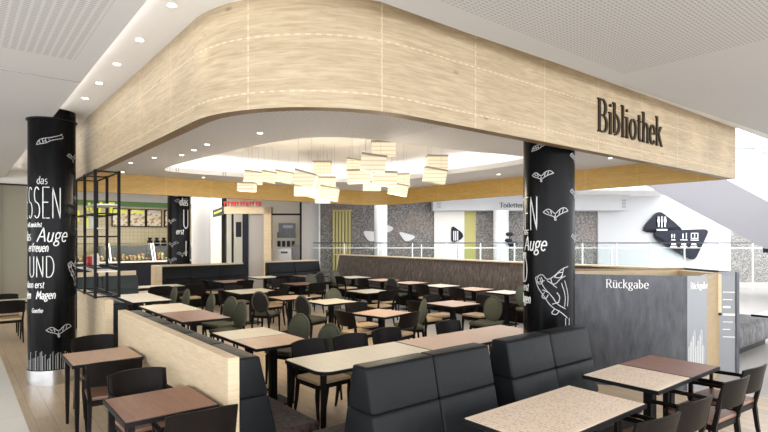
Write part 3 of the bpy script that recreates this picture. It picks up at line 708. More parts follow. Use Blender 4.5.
CH = [
 ('a', 1.30, 7.12, '-Y', 'dark armchair on the far side of the aisle table, next to the near black column', .05),
 ('a', 1.20, 5.62, '+Y', 'dark armchair with brown seat at the near side of the salmon aisle table', -.1),
 ('a', 1.26, 5.02, '-Y', 'dark armchair on the far side of the reddish brown aisle table', .04),
 ('a', 1.33, 3.64, '+Y', 'dark armchair nearest the camera at the reddish brown aisle table', -.06),
 ('w', .80, 13.6, '-Y', 'dark chair behind the small table far down the concourse', 0),
 ('w', .80, 12.2, '+Y', 'dark chair in front of the small table far down the concourse', 0),
 ('w', 3.18, 5.28, '-Y', 'dark chair behind the long cream table, nearest its rounded corner', .05),
 ('w', 3.74, 5.26, '-Y', 'dark chair behind the long cream table, second from its rounded corner', -.04),
 ('w', 4.36, 5.32, '-Y', 'dark chair behind the long table where cream meets wood', .03),
 ('w', 5.42, 5.24, '-Y', 'dark chair with shiny curved back behind the salmon end of the long table', 0),
 ('w', 4.88, 7.02, '+X', 'dark chair on the bench side of the salmon mid-room table', .05),
 ('w', 5.60, 6.28, '+Y', 'dark chair with its back to us at the near side of the salmon mid-room table', .2),
 ('w', 5.66, 7.78, '-Y', 'dark chair behind the salmon mid-room table', 0),
 ('w', 5.65, 10.82, '+Y', 'dark chair with a tan seat in front of the cream table in the second row', .1),
 ('w', 4.70, 11.6, '+X', 'dark chair on the bench side of the far cream table in the second row', 0),
 ('w', 5.35, 12.5, '-Y', 'shiny dark chair behind the cream table in the second row', 0),
 ('w', 6.25, 11.6, '-X', 'dark chair facing the bench at the cream table in the second row', 0),
 ('w', 7.54, 9.2, '+Y', 'dark chair with its back to us before the cream table in the third row', 0),
 ('w', 8.35, 10.0, '-X', 'dark chair facing the bench at the cream table in the third row', 0),
 ('w', 7.6, 7.82, '-Y', 'dark chair behind the salmon table in front of the middle column', 0),
 ('w', 6.72, 7.35, '+X', 'dark chair beside the salmon table in front of the middle column', 0),
 ('w', 8.42, 7.1, '-X', 'shiny dark chair between the salmon table and the pleated banquette', 0),
 ('w', 7.4, 11.95, '+Y', 'dark chair with its back to us before the far brown table', 0),
 ('w', 7.2, 13.65, '-Y', 'dark chair behind the far brown table in the third row', 0),
 ('w', 5.5, 14.75, '+X', 'dark chair in front of the far leather bench, beside the brown table', 0),
 ('w', 6.3, 13.95, '+Y', 'dark chair before the brown table at the far leather bench', 0),
 ('w', 3.9, 13.5, '+Y', 'dark chair before the narrow white table at the food counter', 0),
 ('w', 4.75, 13.55, '+Y', 'dark chair nearer the room centre before the narrow white counter table', 0),
 ('w', 7.9, 14.75, '+Y', 'dark chair before the cream table at the entrance frames', 0),
 ('w', 9.26, 12.4, '+X', 'dark chair at the fifth banquette table', 0),
 ('w', 9.2, 13.5, '+X', 'dark chair at the last banquette table', 0),
 ('w', 9.26, 9.9, '+X', 'dark chair at the third banquette table', 0),
 ('w', 9.26, 8.7, '+X', 'dark chair at the second banquette table', 0),
 ('o', 3.82, 6.62, '-X', 'round backed grey chair across the two-tone table from the oak bench', .35),
 ('o', 3.68, 5.62, '-X', 'dark round backed chair between the two-tone table and the long cream table', .3),
 ('o', 3.78, 8.5, '-X', 'dark round backed chair nearest us along the brown bench table', .1),
 ('o', 3.95, 9.35, '-X', 'round backed chair, second from us along the brown and cream bench tables', .3),
 ('o', 3.85, 10.05, '-X', 'round backed chair, third from us along the bench tables', 0),
 ('o', 3.80, 11.3, '-X', 'round backed chair on the near half of the long cream table by the rack', 0),
 ('o', 3.80, 12.1, '-X', 'round backed chair on the far half of the long cream table by the rack', 0),
 ('o', 5.05, 8.68, '+X', 'large dark round backed chair with an olive seat, its back turned to us', .3),
 ('o', 4.78, 9.9, '+X', 'small looking round backed chair edge on beside the small wood table', .6),
 ('o', 6.3, 9.5, '-Y', 'olive round backed chair facing us behind the cream mid-room table', -.1),
 ('o', 8.3, 13.75, '-Y', 'olive round backed chair facing us behind the far brown table', 0),
 ('o', 9.0, 14.35, '+Y', 'round backed chair before the brown table at the small far bench', 0),
 ('o', 9.85, 14.75, '-Y', 'round backed chair behind the last banquette table', 0),
 ('o', 9.22, 11.05, '+X', 'olive round backed chair at the fourth banquette table', .35),
 ('o', 6.45, 6.85, '-X', 'pale olive round backed chair between the two salmon tables', -.5),
 ('o', 7.75, 6.35, '-X', 'dark round backed chair with a wide olive seat in front of the middle column', .15),
 ('o', 9.75, 7.2, '-Y', 'olive round backed chair facing us beside the middle black column', -.2),
 ('b', 3.62, 1.60, '+Y', 'dark armchair at the near side of the printed table, closest to the frame edge', -.15),
 ('b', 4.22, 1.60, '+Y', 'dark armchair between the printed table and the two-tone table', -.1),
 ('b', 5.12, 1.62, '+Y', 'dark armchair with a brown seat at the near side of the two-tone table', -.08),
 ('b', 5.72, 1.66, '+Y', 'dark armchair at the outer end of the two-tone table, farthest from the benches', -.08),
]
for c_ in CH: chair(*c_[:5], jit=c_[5])

# ------------------------------------------------------------------ benches
def cushion_prism(mb, prof, a, b, mtx, r=.025, mi=0): mb.bev(prof, a, b, r, 3, mi, mtx)
def double_bench(x0, x1, nseg, yc, label):
    t = thing('double_bench', label, 'bench', ((x0 + x1) / 2, yc, 0), 0, 'leather double benches')
    L_ = x1 - x0; wd = L_ / nseg
    hw = lambda z: .085 + (1.10 - z) * .22
    for i in range(nseg):
        a = -L_ / 2 + i * wd
        for z0, z1 in ((.46, .785), (.785, 1.10)):
            prof = [(-hw(z0), z0), (hw(z0), z0), (hw(z1), z1), (-hw(z1), z1)]
            mb = MB(); cushion_prism(mb, prof, a + .002, a + wd - .002, YZ); mb.build('back_cushion', 'leather', t)
    for s_ in (-1, 1):
        y0, y1 = sorted((s_ * .2, s_ * .66))
        mb = MB(); mb.bev(dims=(-L_ / 2, L_ / 2, y0, y1), z0=.36, z1=.46, r=.03, seg=3); mb.build('seat', 'velvet', t)['label'] = 'brown velvet seat'
    mb = MB(); mb.box(-L_ / 2 + .03, L_ / 2 - .03, -.60, .60, .06, .36); mb.box(-L_ / 2 + .08, L_ / 2 - .08, -.5, .5, 0, .06); mb.build('plinth', 'black_wood', t)
    return t
double_bench(2.20, 3.50, 2, 3.0, 'black leather double bench with two cushions, nearest the camera')
double_bench(3.72, 5.02, 2, 2.99, 'black leather double bench farther along, between the near bench and the return station')
MB_ = MB(); MB_.bev(dims=(-.09, .09, -.02, .3), z0=.40, z1=.41, r=.003, seg=1); 
tag(MB_.build('steel_strip', 'chrome', loc=(3.61, 2.35, .06)), 'thin steel strip in the gap between the two leather double benches', 'strip')
def wall_bench(name, label, x0, y0, y1, htop, hback, axis, nseg, wall='oak_panel', lea='leather', capw=.08, thick=.17, wall_y1=None):
    """oak backed bench; axis 'X': runs along y with its seat towards +x; axis 'Y': runs along x with its seat towards -y"""
    t = thing(name, label, 'bench', (x0, y0, 0) if axis == 'X' else (y0, x0, 0), 0 if axis == 'X' else 0)
    L_ = y1 - y0; wd = L_ / nseg
    # local frame: s along the run 0..L, q outwards from the wall panel
    if axis == 'X': fr = Matrix(((0, 1, 0, 0), (1, 0, 0, 0), (0, 0, 1, 0), (0, 0, 0, 1)))     # (s,q,z)->(q,s,z)
    else: fr = Matrix(((1, 0, 0, 0), (0, -1, 0, 0), (0, 0, 1, 0), (0, 0, 0, 1)))
    flip = fr.to_3x3().determinant() < 0
    def fin(mb):
        if flip: mb.f = [f[::-1] for f in mb.f]
        return mb
    mb = MB(); mb.box(0, L_, 0, capw, 0, htop, mtx=fr); fin(mb).build('oak_back_panel', wall, t)['label'] = 'pale oak back panel'
    for i in range(nseg):
        for z0, z1 in ((.46, (.46 + hback) / 2), ((.46 + hback) / 2, hback)):
            f = lambda z: capw + thick + (hback - z) * .24
            prof = [(capw, z0), (f(z0), z0), (f(z1), z1), (capw, z1)]
            mb = MB(); mb.bev(prof, i * wd + .002, (i + 1) * wd - .002, .022, 3, 0, fr @ YZ); fin(mb).build('back_cushion', lea, t)
    mb = MB(); mb.bev(dims=(0, L_, capw + thick, capw + .72), z0=.36, z1=.46, r=.03, seg=3, mtx=fr); fin(mb).build('seat', 'velvet', t)['label'] = 'brown velvet seat'
    mb = MB(); mb.box(.03, L_ - .03, capw, capw + .66, .06, .36, mtx=fr); mb.box(.06, L_ - .06, capw, capw + .58, 0, .06, mtx=fr); fin(mb).build('plinth', 'black_wood', t)
    return t
wall_bench('oak_backed_bench', 'long black leather bench with a pale oak back running along the aisle', 1.58, 3.80, 7.22, 1.10, 1.085, 'X', 5, capw=.09)
wall_bench('oak_backed_bench', 'oak backed bench behind the near column, carrying the black shelf rack', 1.57, 7.9, 10.0, 1.16, 1.11, 'X', 3, capw=.10)
wall_bench('oak_backed_bench', 'slate leather bench seen through the black shelf rack', 14.0, 1.9, 3.45, 1.20, 1.10, 'Y', 2, lea='leather_green')
wall_bench('oak_backed_bench', 'far leather bench with an oak end beside the far black column', 16.05, 4.55, 7.15, 1.22, 1.17, 'Y', 3)
MB_ = MB().box(4.38, 4.54, 15.55, 16.05, 0, 1.22)
tag(MB_.build('oak_end_block', 'oak_panel'), 'pale oak block closing the end of the far leather bench', 'panel')
wall_bench('oak_backed_bench', 'small far leather bench between the entrance and the gold door', 16.55, 8.15, 10.2, 1.22, 1.17, 'Y', 2)
# pleated banquette
t = thing('pleated_banquette', 'very long brown pleated banquette with an oak ledge along the far side', 'bench', (10.9, 0, 0))
MB().prism([(-.0, 16.2), (-.0, 4.2), (.12, 4.2), (.12, 16.2)][::-1], 0, 1.38).build('back_core', 'oak_panel', t)
prof = [(-.28, .46), (0, .46), (0, 1.38), (-.08, 1.38)]
mb = MB(); mb.bev([(x, z) for x, z in prof], -15.95, -4.2, .03, 3, 0, XZ); mb.build('backrest', 'pleat', t)
MB().box(-.12, .2, 4.2, 16.2, 1.38, 1.41).build('ledge', 'oak_panel', t)['label'] = 'pale oak ledge'
mb = MB(); mb.bev(dims=(-.62, -.1, 4.2, 15.95), z0=.34, z1=.46, r=.03, seg=3); mb.build('seat', 'velvet', t)
MB().box(-.56, -.02, 4.25, 15.9, 0, .34).build('plinth', 'black_wood', t)
mb = MB()
mb2 = MB(); y = 4.3
t2 = thing('glass_screen', 'low glass screen standing on the oak ledge of the pleated banquette', 'screen', (10.95, 0, 1.41))
while y < 10.5:
    MB().box(-.006, .006, y, y + 1.45, .0, .40).build('pane', 'glass', t2)
    MB().box(-.012, .012, y + 1.455, y + 1.475, 0, .40).build('post', 'chrome', t2); y += 1.49
# grey pleated seat at the far edge
t = thing('lounge_bench', 'grey pleated lounge seat behind the return station beside the white table', 'bench', (10.6, 3.45, 0))
MB().bev(dims=(-.85, 1.4, -.30, .45), z0=.10, z1=.52, r=.12, seg=4).build('seat', 'grey_pleat', t)
MB().bev(dims=(-.85, 1.4, .25, .62), z0=.3, z1=.92, r=.12, seg=4).build('backrest', 'grey_pleat', t)
MB().box(-.8, 1.3, -.2, .5, 0, .1).build('plinth', 'black_wood', t)

# ------------------------------------------------------------------ return station
t = thing('return_station', 'dark steel tray return station with oak inside, marked Rückgabe, beside the middle column', 'counter', (0, 0, 0))
A, B, C, D, E_ = (6.62, 4.10), (7.44, 2.89), (7.78, 2.78), (8.80, 2.98), (8.97, 2.77)
Fp, Gp = (9.55, 3.75), (7.7, 4.75)
H_ = 1.5
def wallseg(a, b, th, z0, z1, name, m_, par, side=1, lab=None):
    a = Vector(a); b = Vector(b); d = (b - a).normalized(); nn = Vector((-d.y, d.x)) * side * th
    poly = [a, b, b + nn, a + nn] if side > 0 else [a, a + nn, b + nn, b]
    o_ = MB().prism([tuple(p) for p in poly], z0, z1).build(name, m_, par)
    if lab: o_['label'] = lab
    return o_
fpan = wallseg(A, B, .05, 0, H_, 'front_panel', 'steel_panel', t)
span = wallseg(B, C, .05, 0, H_, 'side_panel', 'steel_light', t, lab='lighter brushed steel end panel')
wallseg(C, D, .04, 0, H_ - .01, 'oak_side', 'oak_yellow', t, lab='yellow oak side panel')
wallseg(D, E_, .05, 0, H_, 'end_panel', 'steel_light', t, lab='lighter brushed steel end panel')
wallseg(E_, Fp, .05, 0, H_, 'side_panel', 'steel_panel', t)
wallseg(Fp, Gp, .06, 0, H_, 'back_panel', 'oak_yellow', t)
wallseg(Gp, A, .05, 0, H_, 'side_panel', 'steel_panel', t)
ac = lambda p, k: (p[0] + (7.95 - p[0]) * k, p[1] + (3.6 - p[1]) * k)
# oak lined inside with a conveyor well
loop = [A, B, C, D, E_, Fp, Gp]; inn = [ac(p, .2) for p in loop]; mb = MB()
for i in range(7):
    j = (i + 1) % 7; p0, p1, q1, q0 = ac(loop[i], .05), ac(loop[j], .05), inn[j], inn[i]
    mb.add([(*p0, H_ - .03), (*p1, H_ - .03), (*q1, H_ - .03), (*q0, H_ - .03)], [(0, 1, 2, 3)])
    mb.add([(*q0, H_ - .03), (*q1, H_ - .03), (*q1, .9), (*q0, .9)], [(0, 1, 2, 3)])
mb.build('oak_rim', 'oak_panel', t)['label'] = 'pale oak rim'
mb = MB(); mb.prism(inn, .86, .90); mb.build('tray_deck', 'black_metal', t)
def seg_text(a, b, txt, off, h, size, xs, thin=.028, thick=.085, m_='ink', par=None):
    a = Vector(a); b = Vector(b); d = (b - a).normalized(); nn = (d.y, -d.x, 0)
    mb = MB(); text_mesh(mb, txt, size, flat_place((a.x + d.x * off, a.y + d.y * off, h), (d.x, d.y, 0), nn), thin, thick, .004, True, 0, xs)
    return mb.build('lettering', m_, par)
seg_text(A, B, 'Rückgabe', .47, 1.325, .15, .97, .03, .10, par=fpan)
seg_text(B, C, 'Rückgabe', .05, 1.33, .115, .76, .03, .10, par=span)
mb = MB(); P_ = flat_place((*B, 0), (C[0] - B[0], C[1] - B[1], 0), (C[1] - B[1], B[0] - C[0], 0))
for i in range(9):
    x = .02 + i * .032; hh = .55 + .07 * ((i * 5) % 4)
    draw(mb, P_, [[(x, .3), (x, hh), (x + .012, hh + .03), (x + .022, hh), (x + .022, .3)]], .006, .003)
mb.build('printed_drawing', 'ink', span)['label'] = 'white cutlery drawing'
mb = MB(); P_ = flat_place((*D, 0), (E_[0] - D[0], E_[1] - D[1], 0), (E_[1] - D[1], D[0] - E_[0], 0))
for i in range(7):
    draw(mb, P_, [[(.05, 1.2 - i * .11), (.21 - .03 * (i % 3), 1.2 - i * .11)]], .03 if i in (2, 3) else .012, .003)
mb.build('printed_notice', 'ink', t)['label'] = 'white notice lines'

# ------------------------------------------------------------------ black shelf rack
t = thing('shelf_rack', 'tall black metal shelf rack standing on the oak bench back under the canopy', 'shelf', (1.66, 9.0, 1.16))
py = [-.78, -.02, .72]
for a in (-.05, .05):
    for b in py: MB().box(a * 3 - .018, a * 3 + .018, b - .018, b + .018, 0, 1.79).build('post', 'black_metal', t)
for z in (.02, .42, .86, 1.18, 1.77):
    mb = MB()
    for a in (-.15, .15): mb.box(a - .01, a + .01, py[0], py[2], z - .01, z + .01)
    for b in py: mb.box(-.15, .15, b - .01, b + .01, z - .01, z + .01)
    mb.build('crossbar', 'black_metal', t)
for z, b0, b1 in ((.36, 0, 2), (.98, 1, 2), (1.3, 0, 1)):
    MB().box(-.14, .14, py[b0], py[b1], z, z + .018).build('shelf_board', 'white_warm', t)
def jar(x, y, z, r, h, m_, label, lid='oak_panel'):
    q = thing('storage_jar', label, 'jar', (x, y, z), 0, 'jars on the black shelf rack')
    mb_ = MB().tube([(0, 0, 0), (0, 0, h * .1), (0, 0, h * .8), (0, 0, h)], [r * .9, r, r, r * .75], 16); bd = mb_.build('body', m_, q)
    MB().tube([(0, 0, h), (0, 0, h + .025)], r * .7, 16).build('lid', lid, bd)
jar(1.66, 9.45, 1.54, .055, .17, 'red', 'red storage jar on the lower shelf of the black rack')
jar(1.70, 9.20, 1.54, .05, .2, 'white', 'white storage jar standing beside the red one on the rack')
jar(1.66, 9.55, 2.16, .05, .16, 'lime', 'lime storage jar on the upper shelf of the black rack')
jar(1.66, 9.25, 2.16, .055, .2, 'white_warm', 'cream storage jar beside the lime one on the rack')

# ------------------------------------------------------------------ pendant lamps
LAMPS = [  # x, y, height, width, depth of the box, tilt
 (4.51, 9.6, 3.17, 0.33, 0.21, 8), (4.73, 9.41, 3.18, 0.27, 0.19, 10), (5.16, 9.59, 3.22, 0.35, 0.21, 10), (4.26, 9.35, 2.95, 0.32, 0.15, 3),
 (4.35, 7.38, 2.93, 0.35, 0.22, 16), (5.76, 9.1, 3.41, 0.35, 0.23, 0), (5.6, 8.71, 3.06, 0.37, 0.21, 0), (5.42, 9.24, 2.93, 0.36, 0.2, 0),
 (5.67, 9.3, 2.9, 0.33, 0.18, 14), (5.46, 8.38, 2.83, 0.34, 0.23, 10), (6.09, 9.6, 2.81, 0.31, 0.14, 0), (6.03, 8.36, 3.4, 0.31, 0.23, 8),
 (5.4, 7.36, 3.05, 0.38, 0.21, -2), (4.56, 5.87, 3.04, 0.35, 0.21, 8), (5.04, 6.24, 3.34, 0.36, 0.2, 0), (5.07, 6.25, 2.89, 0.36, 0.2, 3),
 (6.51, 8.43, 3.03, 0.36, 0.16, 0), (7.08, 8.16, 3.16, 0.29, 0.26, -3), (6.52, 7.64, 2.91, 0.36, 0.19, 10), (6.63, 6.7, 3.33, 0.36, 0.22, 0),
 (6.1, 6.22, 3.01, 0.36, 0.21, 10)]
lamp_lab = ['second from the entrance end of the cluster', 'third from the entrance end of the cluster', 'fourth from the entrance end of the cluster', 'lowest at the entrance end of the cluster', 'large tilted one in the entrance side group',
  'topmost of the entrance side group', 'level one under the topmost of the entrance side group', 'lower left one of the entrance side group', 'half hidden tilted one in the entrance side group', 'tilted one at the lower edge of the entrance side group',
  'lowest of all the entrance side group', 'small dark topped one at the start of the middle group', 'dark topped one below it in the middle group', 'large tilted one in the middle group', 'topmost and largest of the middle group',
  'broad level one in the centre of the middle group', 'lowest one of the middle group', 'narrow one behind the lower end of the middle group', 'tilted one at the lower end of the middle group', 'upper one of the pair hanging apart by the middle column', 'lower tilted one of the pair hanging apart by the middle column']
for i, (x, y, h, wd, hh, tl) in enumerate(LAMPS):
    t = thing('pendant_lamp', 'glowing box pendant lamp, ' + lamp_lab[i], 'lamp', (x, y, h), WING + random.uniform(-.12, .12), 'box pendant lamps')
    tm = Matrix.Rotation(math.radians(tl), 4, 'Y'); dp = wd * .55
    mb = MB(); a, b, c = wd / 2, dp / 2, hh / 2
    vs = [(sx * a, sy * b, sz * c) for sz in (-1, 1) for sy in (-1, 1) for sx in (-1, 1)]
    mb.add(vs, [(0, 1, 5, 4), (2, 6, 7, 3), (0, 4, 6, 2), (1, 3, 7, 5), (0, 2, 3, 1)], tm); sh_ = mb.build('shade', 'shade', t)
    mb = MB(); mb.box(-a - .004, a + .004, -b - .004, -b + .012, c - .004, c + .022, mtx=tm); mb.box(-a - .004, a + .004, b - .012, b + .004, c - .004, c + .022, mtx=tm)
    mb.box(-a - .004, -a + .012, -b, b, c - .004, c + .022, mtx=tm); mb.box(a - .012, a + .004, -b, b, c - .004, c + .022, mtx=tm); mb.box(-a, a, -b, b, c - .012, c, mtx=tm)
    mb.build('rim', 'shade_top', sh_)['label'] = 'brown veneer rim'
    for s_ in (-1, 1): MB().tube([(s_ * a * .6, 0, c * .9), (s_ * a * .6, 0, 3.765 - h)], .0013, 5).build('wire', 'steel_light', t)
    if i % 3 == 0:
        d = bpy.data.lights.new('pendant_glow', 'POINT'); d.energy = 22; d.color = (1, .86, .66); d.shadow_soft_size = .15
        so = bpy.data.objects.new('pendant_glow', d); COL.objects.link(so); so.location = (x, y, h - hh / 2 - .12)

# ------------------------------------------------------------------ left concourse wall
struct(MB().box(-14, 1.7, 17.7, 17.9, 3.46, 3.95).build('trim_2', 'white_warm'))
struct(MB().box(-14, .95, 17.62, 17.9, 0, 3.46).build('wall_left', 'taupe'))
struct(MB().box(.95, 1.7, 17.7, 17.9, 0, 3.46).build('wall_left_end', 'olive_wall'))
struct(MB().box(-14, 1.7, 17.58, 17.63, 3.44, 3.48).build('trim_3', 'black_metal'))

# ------------------------------------------------------------------ food counter
struct(MB().box(1.7, 9.4, 24.0, 24.2, 0, 3.95).build('wall_back', 'tiles'))
struct(MB().box(1.7, 9.0, 23.9, 23.99, 3.32, 3.52).build('trim_4', 'green'))
struct(MB().box(1.7, 9.0, 23.86, 23.99, 3.52, 3.95).build('trim_5', 'white'))
struct(MB().box(1.6, 1.75, 17.7, 24.2, 0, 3.95).build('wall_side', 'tiles'))
for i, x in enumerate([5.0, 5.67, 6.33, 7.08]):
    t = thing('menu_board', ['menu board over the food counter nearest the lime lettering', 'second menu board from the lime lettering', 'third menu board from the lime lettering', 'last menu board, half hidden behind the far black column'][i], 'sign', (x + .32, 23.95, 2.85), 0, 'menu boards')
    mb_ = MB().box(-.32, .32, -.03, .03, -.38, .38); fr_ = mb_.build('frame', 'black_metal', t)
    MB().box(-.28, .28, -.036, -.03, -.34, .34).build('picture', 'poster_food', fr_)
    MB().box(-.26, .26, -.04, -.036, .2, .3).build('heading', ['lime', 'lime', 'white', 'white'][i], fr_)
mb = MB(); P_ = flat_place((3.55, 23.9, 2.66), (1, 0, 0), (0, -1, 0))
text_mesh(mb, 'R', .55, P_, .16, .2, .05, False, .1, .8)
draw(mb, flat_place((4.0, 23.9, 2.66), (1, 0, 0), (0, -1, 0)), [[(0, .7), (.1, .45)], [(.15, .75), (.3, .3), (.45, .8)], [(.6, .8), (.5, .3), (.75, .3)], [(.85, .75), (1.1, .75)], [(.98, .75), (.95, .3)]], .1, .05)
tag(mb.build('wall_lettering', 'lime'), 'lime green lettering on the tiled wall behind the shelf rack', 'sign')
t = thing('food_counter', 'long dark food counter with lit glass display cases at the back', 'counter', (5.2, 21.3, 0))
MB().box(-2.6, 2.6, 0, 1.0, 0, 1.08).build('base', 'navy', t)
MB().box(-2.65, 2.65, -.06, 1.0, 1.08, 1.14).build('counter_top', 'white_warm', t)
for i in range(3):
    a = -2.3 + i * 1.55
    MB().prism([(.02, 1.14), (.75, 1.14), (.75, 1.78), (.35, 1.78)], a, a + 1.42, mtx=YZ).build('display_glass', 'glass', t)
    MB().box(a, a + 1.42, .3, .78, 1.78, 1.81).build('canopy_shelf', 'steel_light', t)
    for q in (a - .04, a + 1.42): MB().prism([(.0, 1.14), (.06, 1.14), (.4, 1.8), (.34, 1.8)], q, q + .04, mtx=YZ).build('case_frame', 'chrome', t)
    mb = MB(); random.seed(i)
    for k_ in range(9): mb.bev(dims=(a + .1 + k_ * .14, a + .2 + k_ * .14, .2, .5), z0=1.15, z1=1.15 + random.uniform(.08, .3), r=.03, seg=2)
    o_ = mb.build('food_display', 'food', t); o_['kind'] = 'stuff'; o_['label'] = 'assorted food behind the glass'
for i in range(4): MB().box(-2.4 + i * 1.2, -1.35 + i * 1.2, -.012, 0, .1, 1.0).build('front_panel', 'navy', t)
for i in range(3):
    q = thing('coffee_grinder', ['black grinder on the back shelf nearest the far column', 'black grinder, second from the far column', 'black canister beside the display cases'][i], 'appliance', (6.9 - i * .28, 23.4, 1.6), 0)
    MB().bev(dims=(-.09, .09, -.09, .09), z0=0, z1=.3, r=.02, seg=2).build('body', 'black_metal', q)
    MB().tube([(0, 0, .3), (0, 0, .42)], [.05, .09], 12).build('hopper', 'olive_dark', q)
tag(MB().box(4.4, 7.4, 23.15, 23.7, 0, 1.6).build('back_shelf', 'steel_light'), 'long steel back shelf behind the display cases', 'shelf')

# ------------------------------------------------------------------ entrance frames (wing frame, 20 m away)
D1 = 20.0; K1 = D1 / FPX
def U(px): return (px - 384) * K1
def Hh(py): return 2 + (238 - py) * K1
def wbox(mb, p0, p1, y0, y1, q0, q1, mi=0): return mb.box(U(p0), U(p1), y0, y1, Hh(q1) if q1 else 0, Hh(q0), mi)
def wthing(name, label, cat, d): return thing(name, label, cat, wing(0, d, 0), WING)
struct(wob(wbox(MB(), 196, 222, 0, .2, 192, None), 'wall_entrance', 'white_warm', D1))
struct(wob(wbox(MB(), 196, 312, 2.4, 2.6, 190, None), 'wall_entrance_inner', 'white_warm', D1))
struct(wob(wbox(MB(), 303, 311, -.3, 2.4, 192, None), 'wall_pier', 'taupe', D1))
t = wthing('entrance_portal', 'entrance portal with black framed glass doors and a beige lintel', 'doorway', D1)
wbox(MB(), 222, 225.5, -.05, .15, 198, None).build('frame_post', 'black_metal', t)
wbox(MB(), 243.5, 249, -.15, .15, 213, None).build('frame_post', 'navy', t)
wbox(MB(), 300, 304, -.05, .15, 200, None).build('frame_post', 'black_metal', t)
wbox(MB(), 231.5, 233, 0, .1, 214, None).build('frame_post', 'black_metal', t)
wbox(MB(), 222, 272, -.2, .2, 207, 214).build('lintel', 'oak_panel', t)
wbox(MB(), 265, 272, -.2, .2, 207, None).build('frame_post', 'oak_panel', t)
wbox(MB(), 249.2, 264.8, -.1, 0, 214.2, None).build('sliding_panel', 'taupe', t)
wbox(MB(), 272, 300, 0, .08, 213.5, 215.2).build('transom', 'black_metal', t)
wbox(MB(), 225.6, 231.4, .02, .04, 214.2, None).build('door_glass', 'glass', t)
wbox(MB(), 233.1, 243.4, .02, .04, 214.2, None).build('door_glass', 'glass', t)
wbox(MB(), 236, 241.5, -.02, .0, 222, 237).build('notice_board', 'navy', t)
wbox(MB(), 232.5, 234, -.06, -.02, 234, 247).build('door_handle', 'black_metal', t)
mb = MB()
for i in range(12): 
    a = U(226 + i * 3.1); mb.prism([(a, Hh(202)), (a + .1, Hh(202)), (a + .03 + .02 * (i % 3), Hh(206.8))][::-1], .25, .31, mtx=XZ) if i % 4 != 3 else mb.box(a, a + .1, -.31, -.25, Hh(206.5), Hh(202))
mb.build('lettering', 'red', t)['label'] = 'red jagged letters over the lintel'
t = wthing('projecting_sign', 'small dark projecting sign with a lime arrow beside the entrance', 'sign', 19.4)
MB().box(-6.22, -6.17, 0, .6, 2.9, 2.96).build('bracket', 'black_metal', t)
mb = MB(); mb.prism([(-6.25, 2.75), (-5.85, 2.85), (-5.85, 3.15), (-6.25, 3.02)], 0, .05, mtx=XZ); mb.build('board', 'steel_panel', t)
mb = MB(); mb.prism([(-6.2, 2.86), (-5.92, 2.98), (-5.92, 3.04), (-6.2, 2.92)], .052, .06, mtx=XZ); mb.build('arrow', 'lime', t)
t = wthing('wall_poster', 'dark poster with small icons on the pale wall inside the entrance', 'poster', D1)
wbox(MB(), 277.5, 294.5, .2, .24, 223, 238).build('board', 'steel_panel', t)
wbox(MB(), 282, 292, .19, .2, 225, 228).build('picture', 'steel_light', t)
t = wthing('product_stand', 'stand of dark bottles and cards below the poster inside the entrance', 'display', D1)
for i in range(4): wbox(MB(), 273 + i * 5, 275.5 + i * 5, .8, .9, 232, 238).build('bottle', 'steel_panel', t)
for i in range(4): wbox(MB(), 273 + i * 5, 276 + i * 5, .8, .9, 241, 247).build('card', 'navy', t)
wbox(MB(), 272, 288, .75, 1.1, 249, None).build('cabinet', 'white_gloss', t); wbox(MB(), 277, 284, .74, .75, 252, 254).build('plate', 'steel_panel', t)
wbox(MB(), 289, 299.5, .8, 1.2, 245, None).build('shelf_unit', 'steel_light', t)
wbox(MB(), 303.5, 316, -2.0, -1.6, 250, None)

# ------------------------------------------------------------------ far wing wall
D2 = 24.0; K1 = D2 / FPX
struct(wob(wbox(MB(), 300, 436, 0, .3, 190, None), 'wall_stone', 'stone', D2))
struct(wob(wbox(MB(), 434, 464, -.1, .2, 200, None), 'wall_white', 'white_warm', D2))
struct(wob(wbox(MB(), 464, 475.5, -.05, .2, 200, None), 'wall_olive', 'olive_paint', D2))
struct(wob(wbox(MB(), 475.5, 599, 0, .3, 200, None), 'wall_pebble', 'stone', D2))
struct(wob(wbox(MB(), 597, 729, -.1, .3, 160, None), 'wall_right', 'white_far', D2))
struct(wob(wbox(MB(), 729, 900, 0, .3, 215, None), 'wall_far', 'stone', D2))
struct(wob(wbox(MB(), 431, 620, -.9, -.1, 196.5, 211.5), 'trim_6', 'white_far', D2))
struct(wob(MB().box(U(300), U(660), -3.2, 6, Hh(196.4), Hh(196.4) + .1), 'ceiling_wing', 'ceil_white', D2))
mb = MB(); text_mesh(mb, 'Toiletten', .27, flat_place((U(495), -.9, Hh(208.6)), (1, 0, 0), (0, -1, 0)), .04, .12, .02, True, 0, 1.13)
t = wob(mb, 'bulkhead_lettering', 'navy', D2); tag(t, 'dark lettering reading Toiletten on the white bulkhead', 'sign')
for i, (p_, lb) in enumerate([(435, 'small grey wall pictogram at the near end of the white bulkhead'), (613, 'small grey wall pictogram on the bulkhead beside the white wall')]):
    mb = MB()
    for q in range(3): wbox(mb, p_, p_ + 1.6, -.92, -.9, 201 + q * 3, 203 + q * 3); wbox(mb, p_ + 2, p_ + 3.6, -.92, -.9, 201 + q * 3, 203 + q * 3)
    tag(wob(mb, 'pictogram', 'grey', D2), lb, 'sign')
mb = MB(); mb.tube([(0, 0, 0), (0, 0, 4.2)], .26, 32); tag(mb.build('round_column', 'white', loc=wing((380.7 - 384) * 21 / FPX, 21, 0)), 'white column in front of the pebble wall between the white wall shapes', 'column')
mb = MB(); mb.tube([(0, 0, 0), (0, 0, 3.2)], .33, 32); tag(mb.build('round_column', 'white', loc=wing((500.5 - 384) * 23.1 / FPX, 23.0, 0)), 'white column under the bulkhead lettering', 'column')
t = wthing('slatted_door', 'tall pale gold slatted door in the pebble wall', 'door', D2)
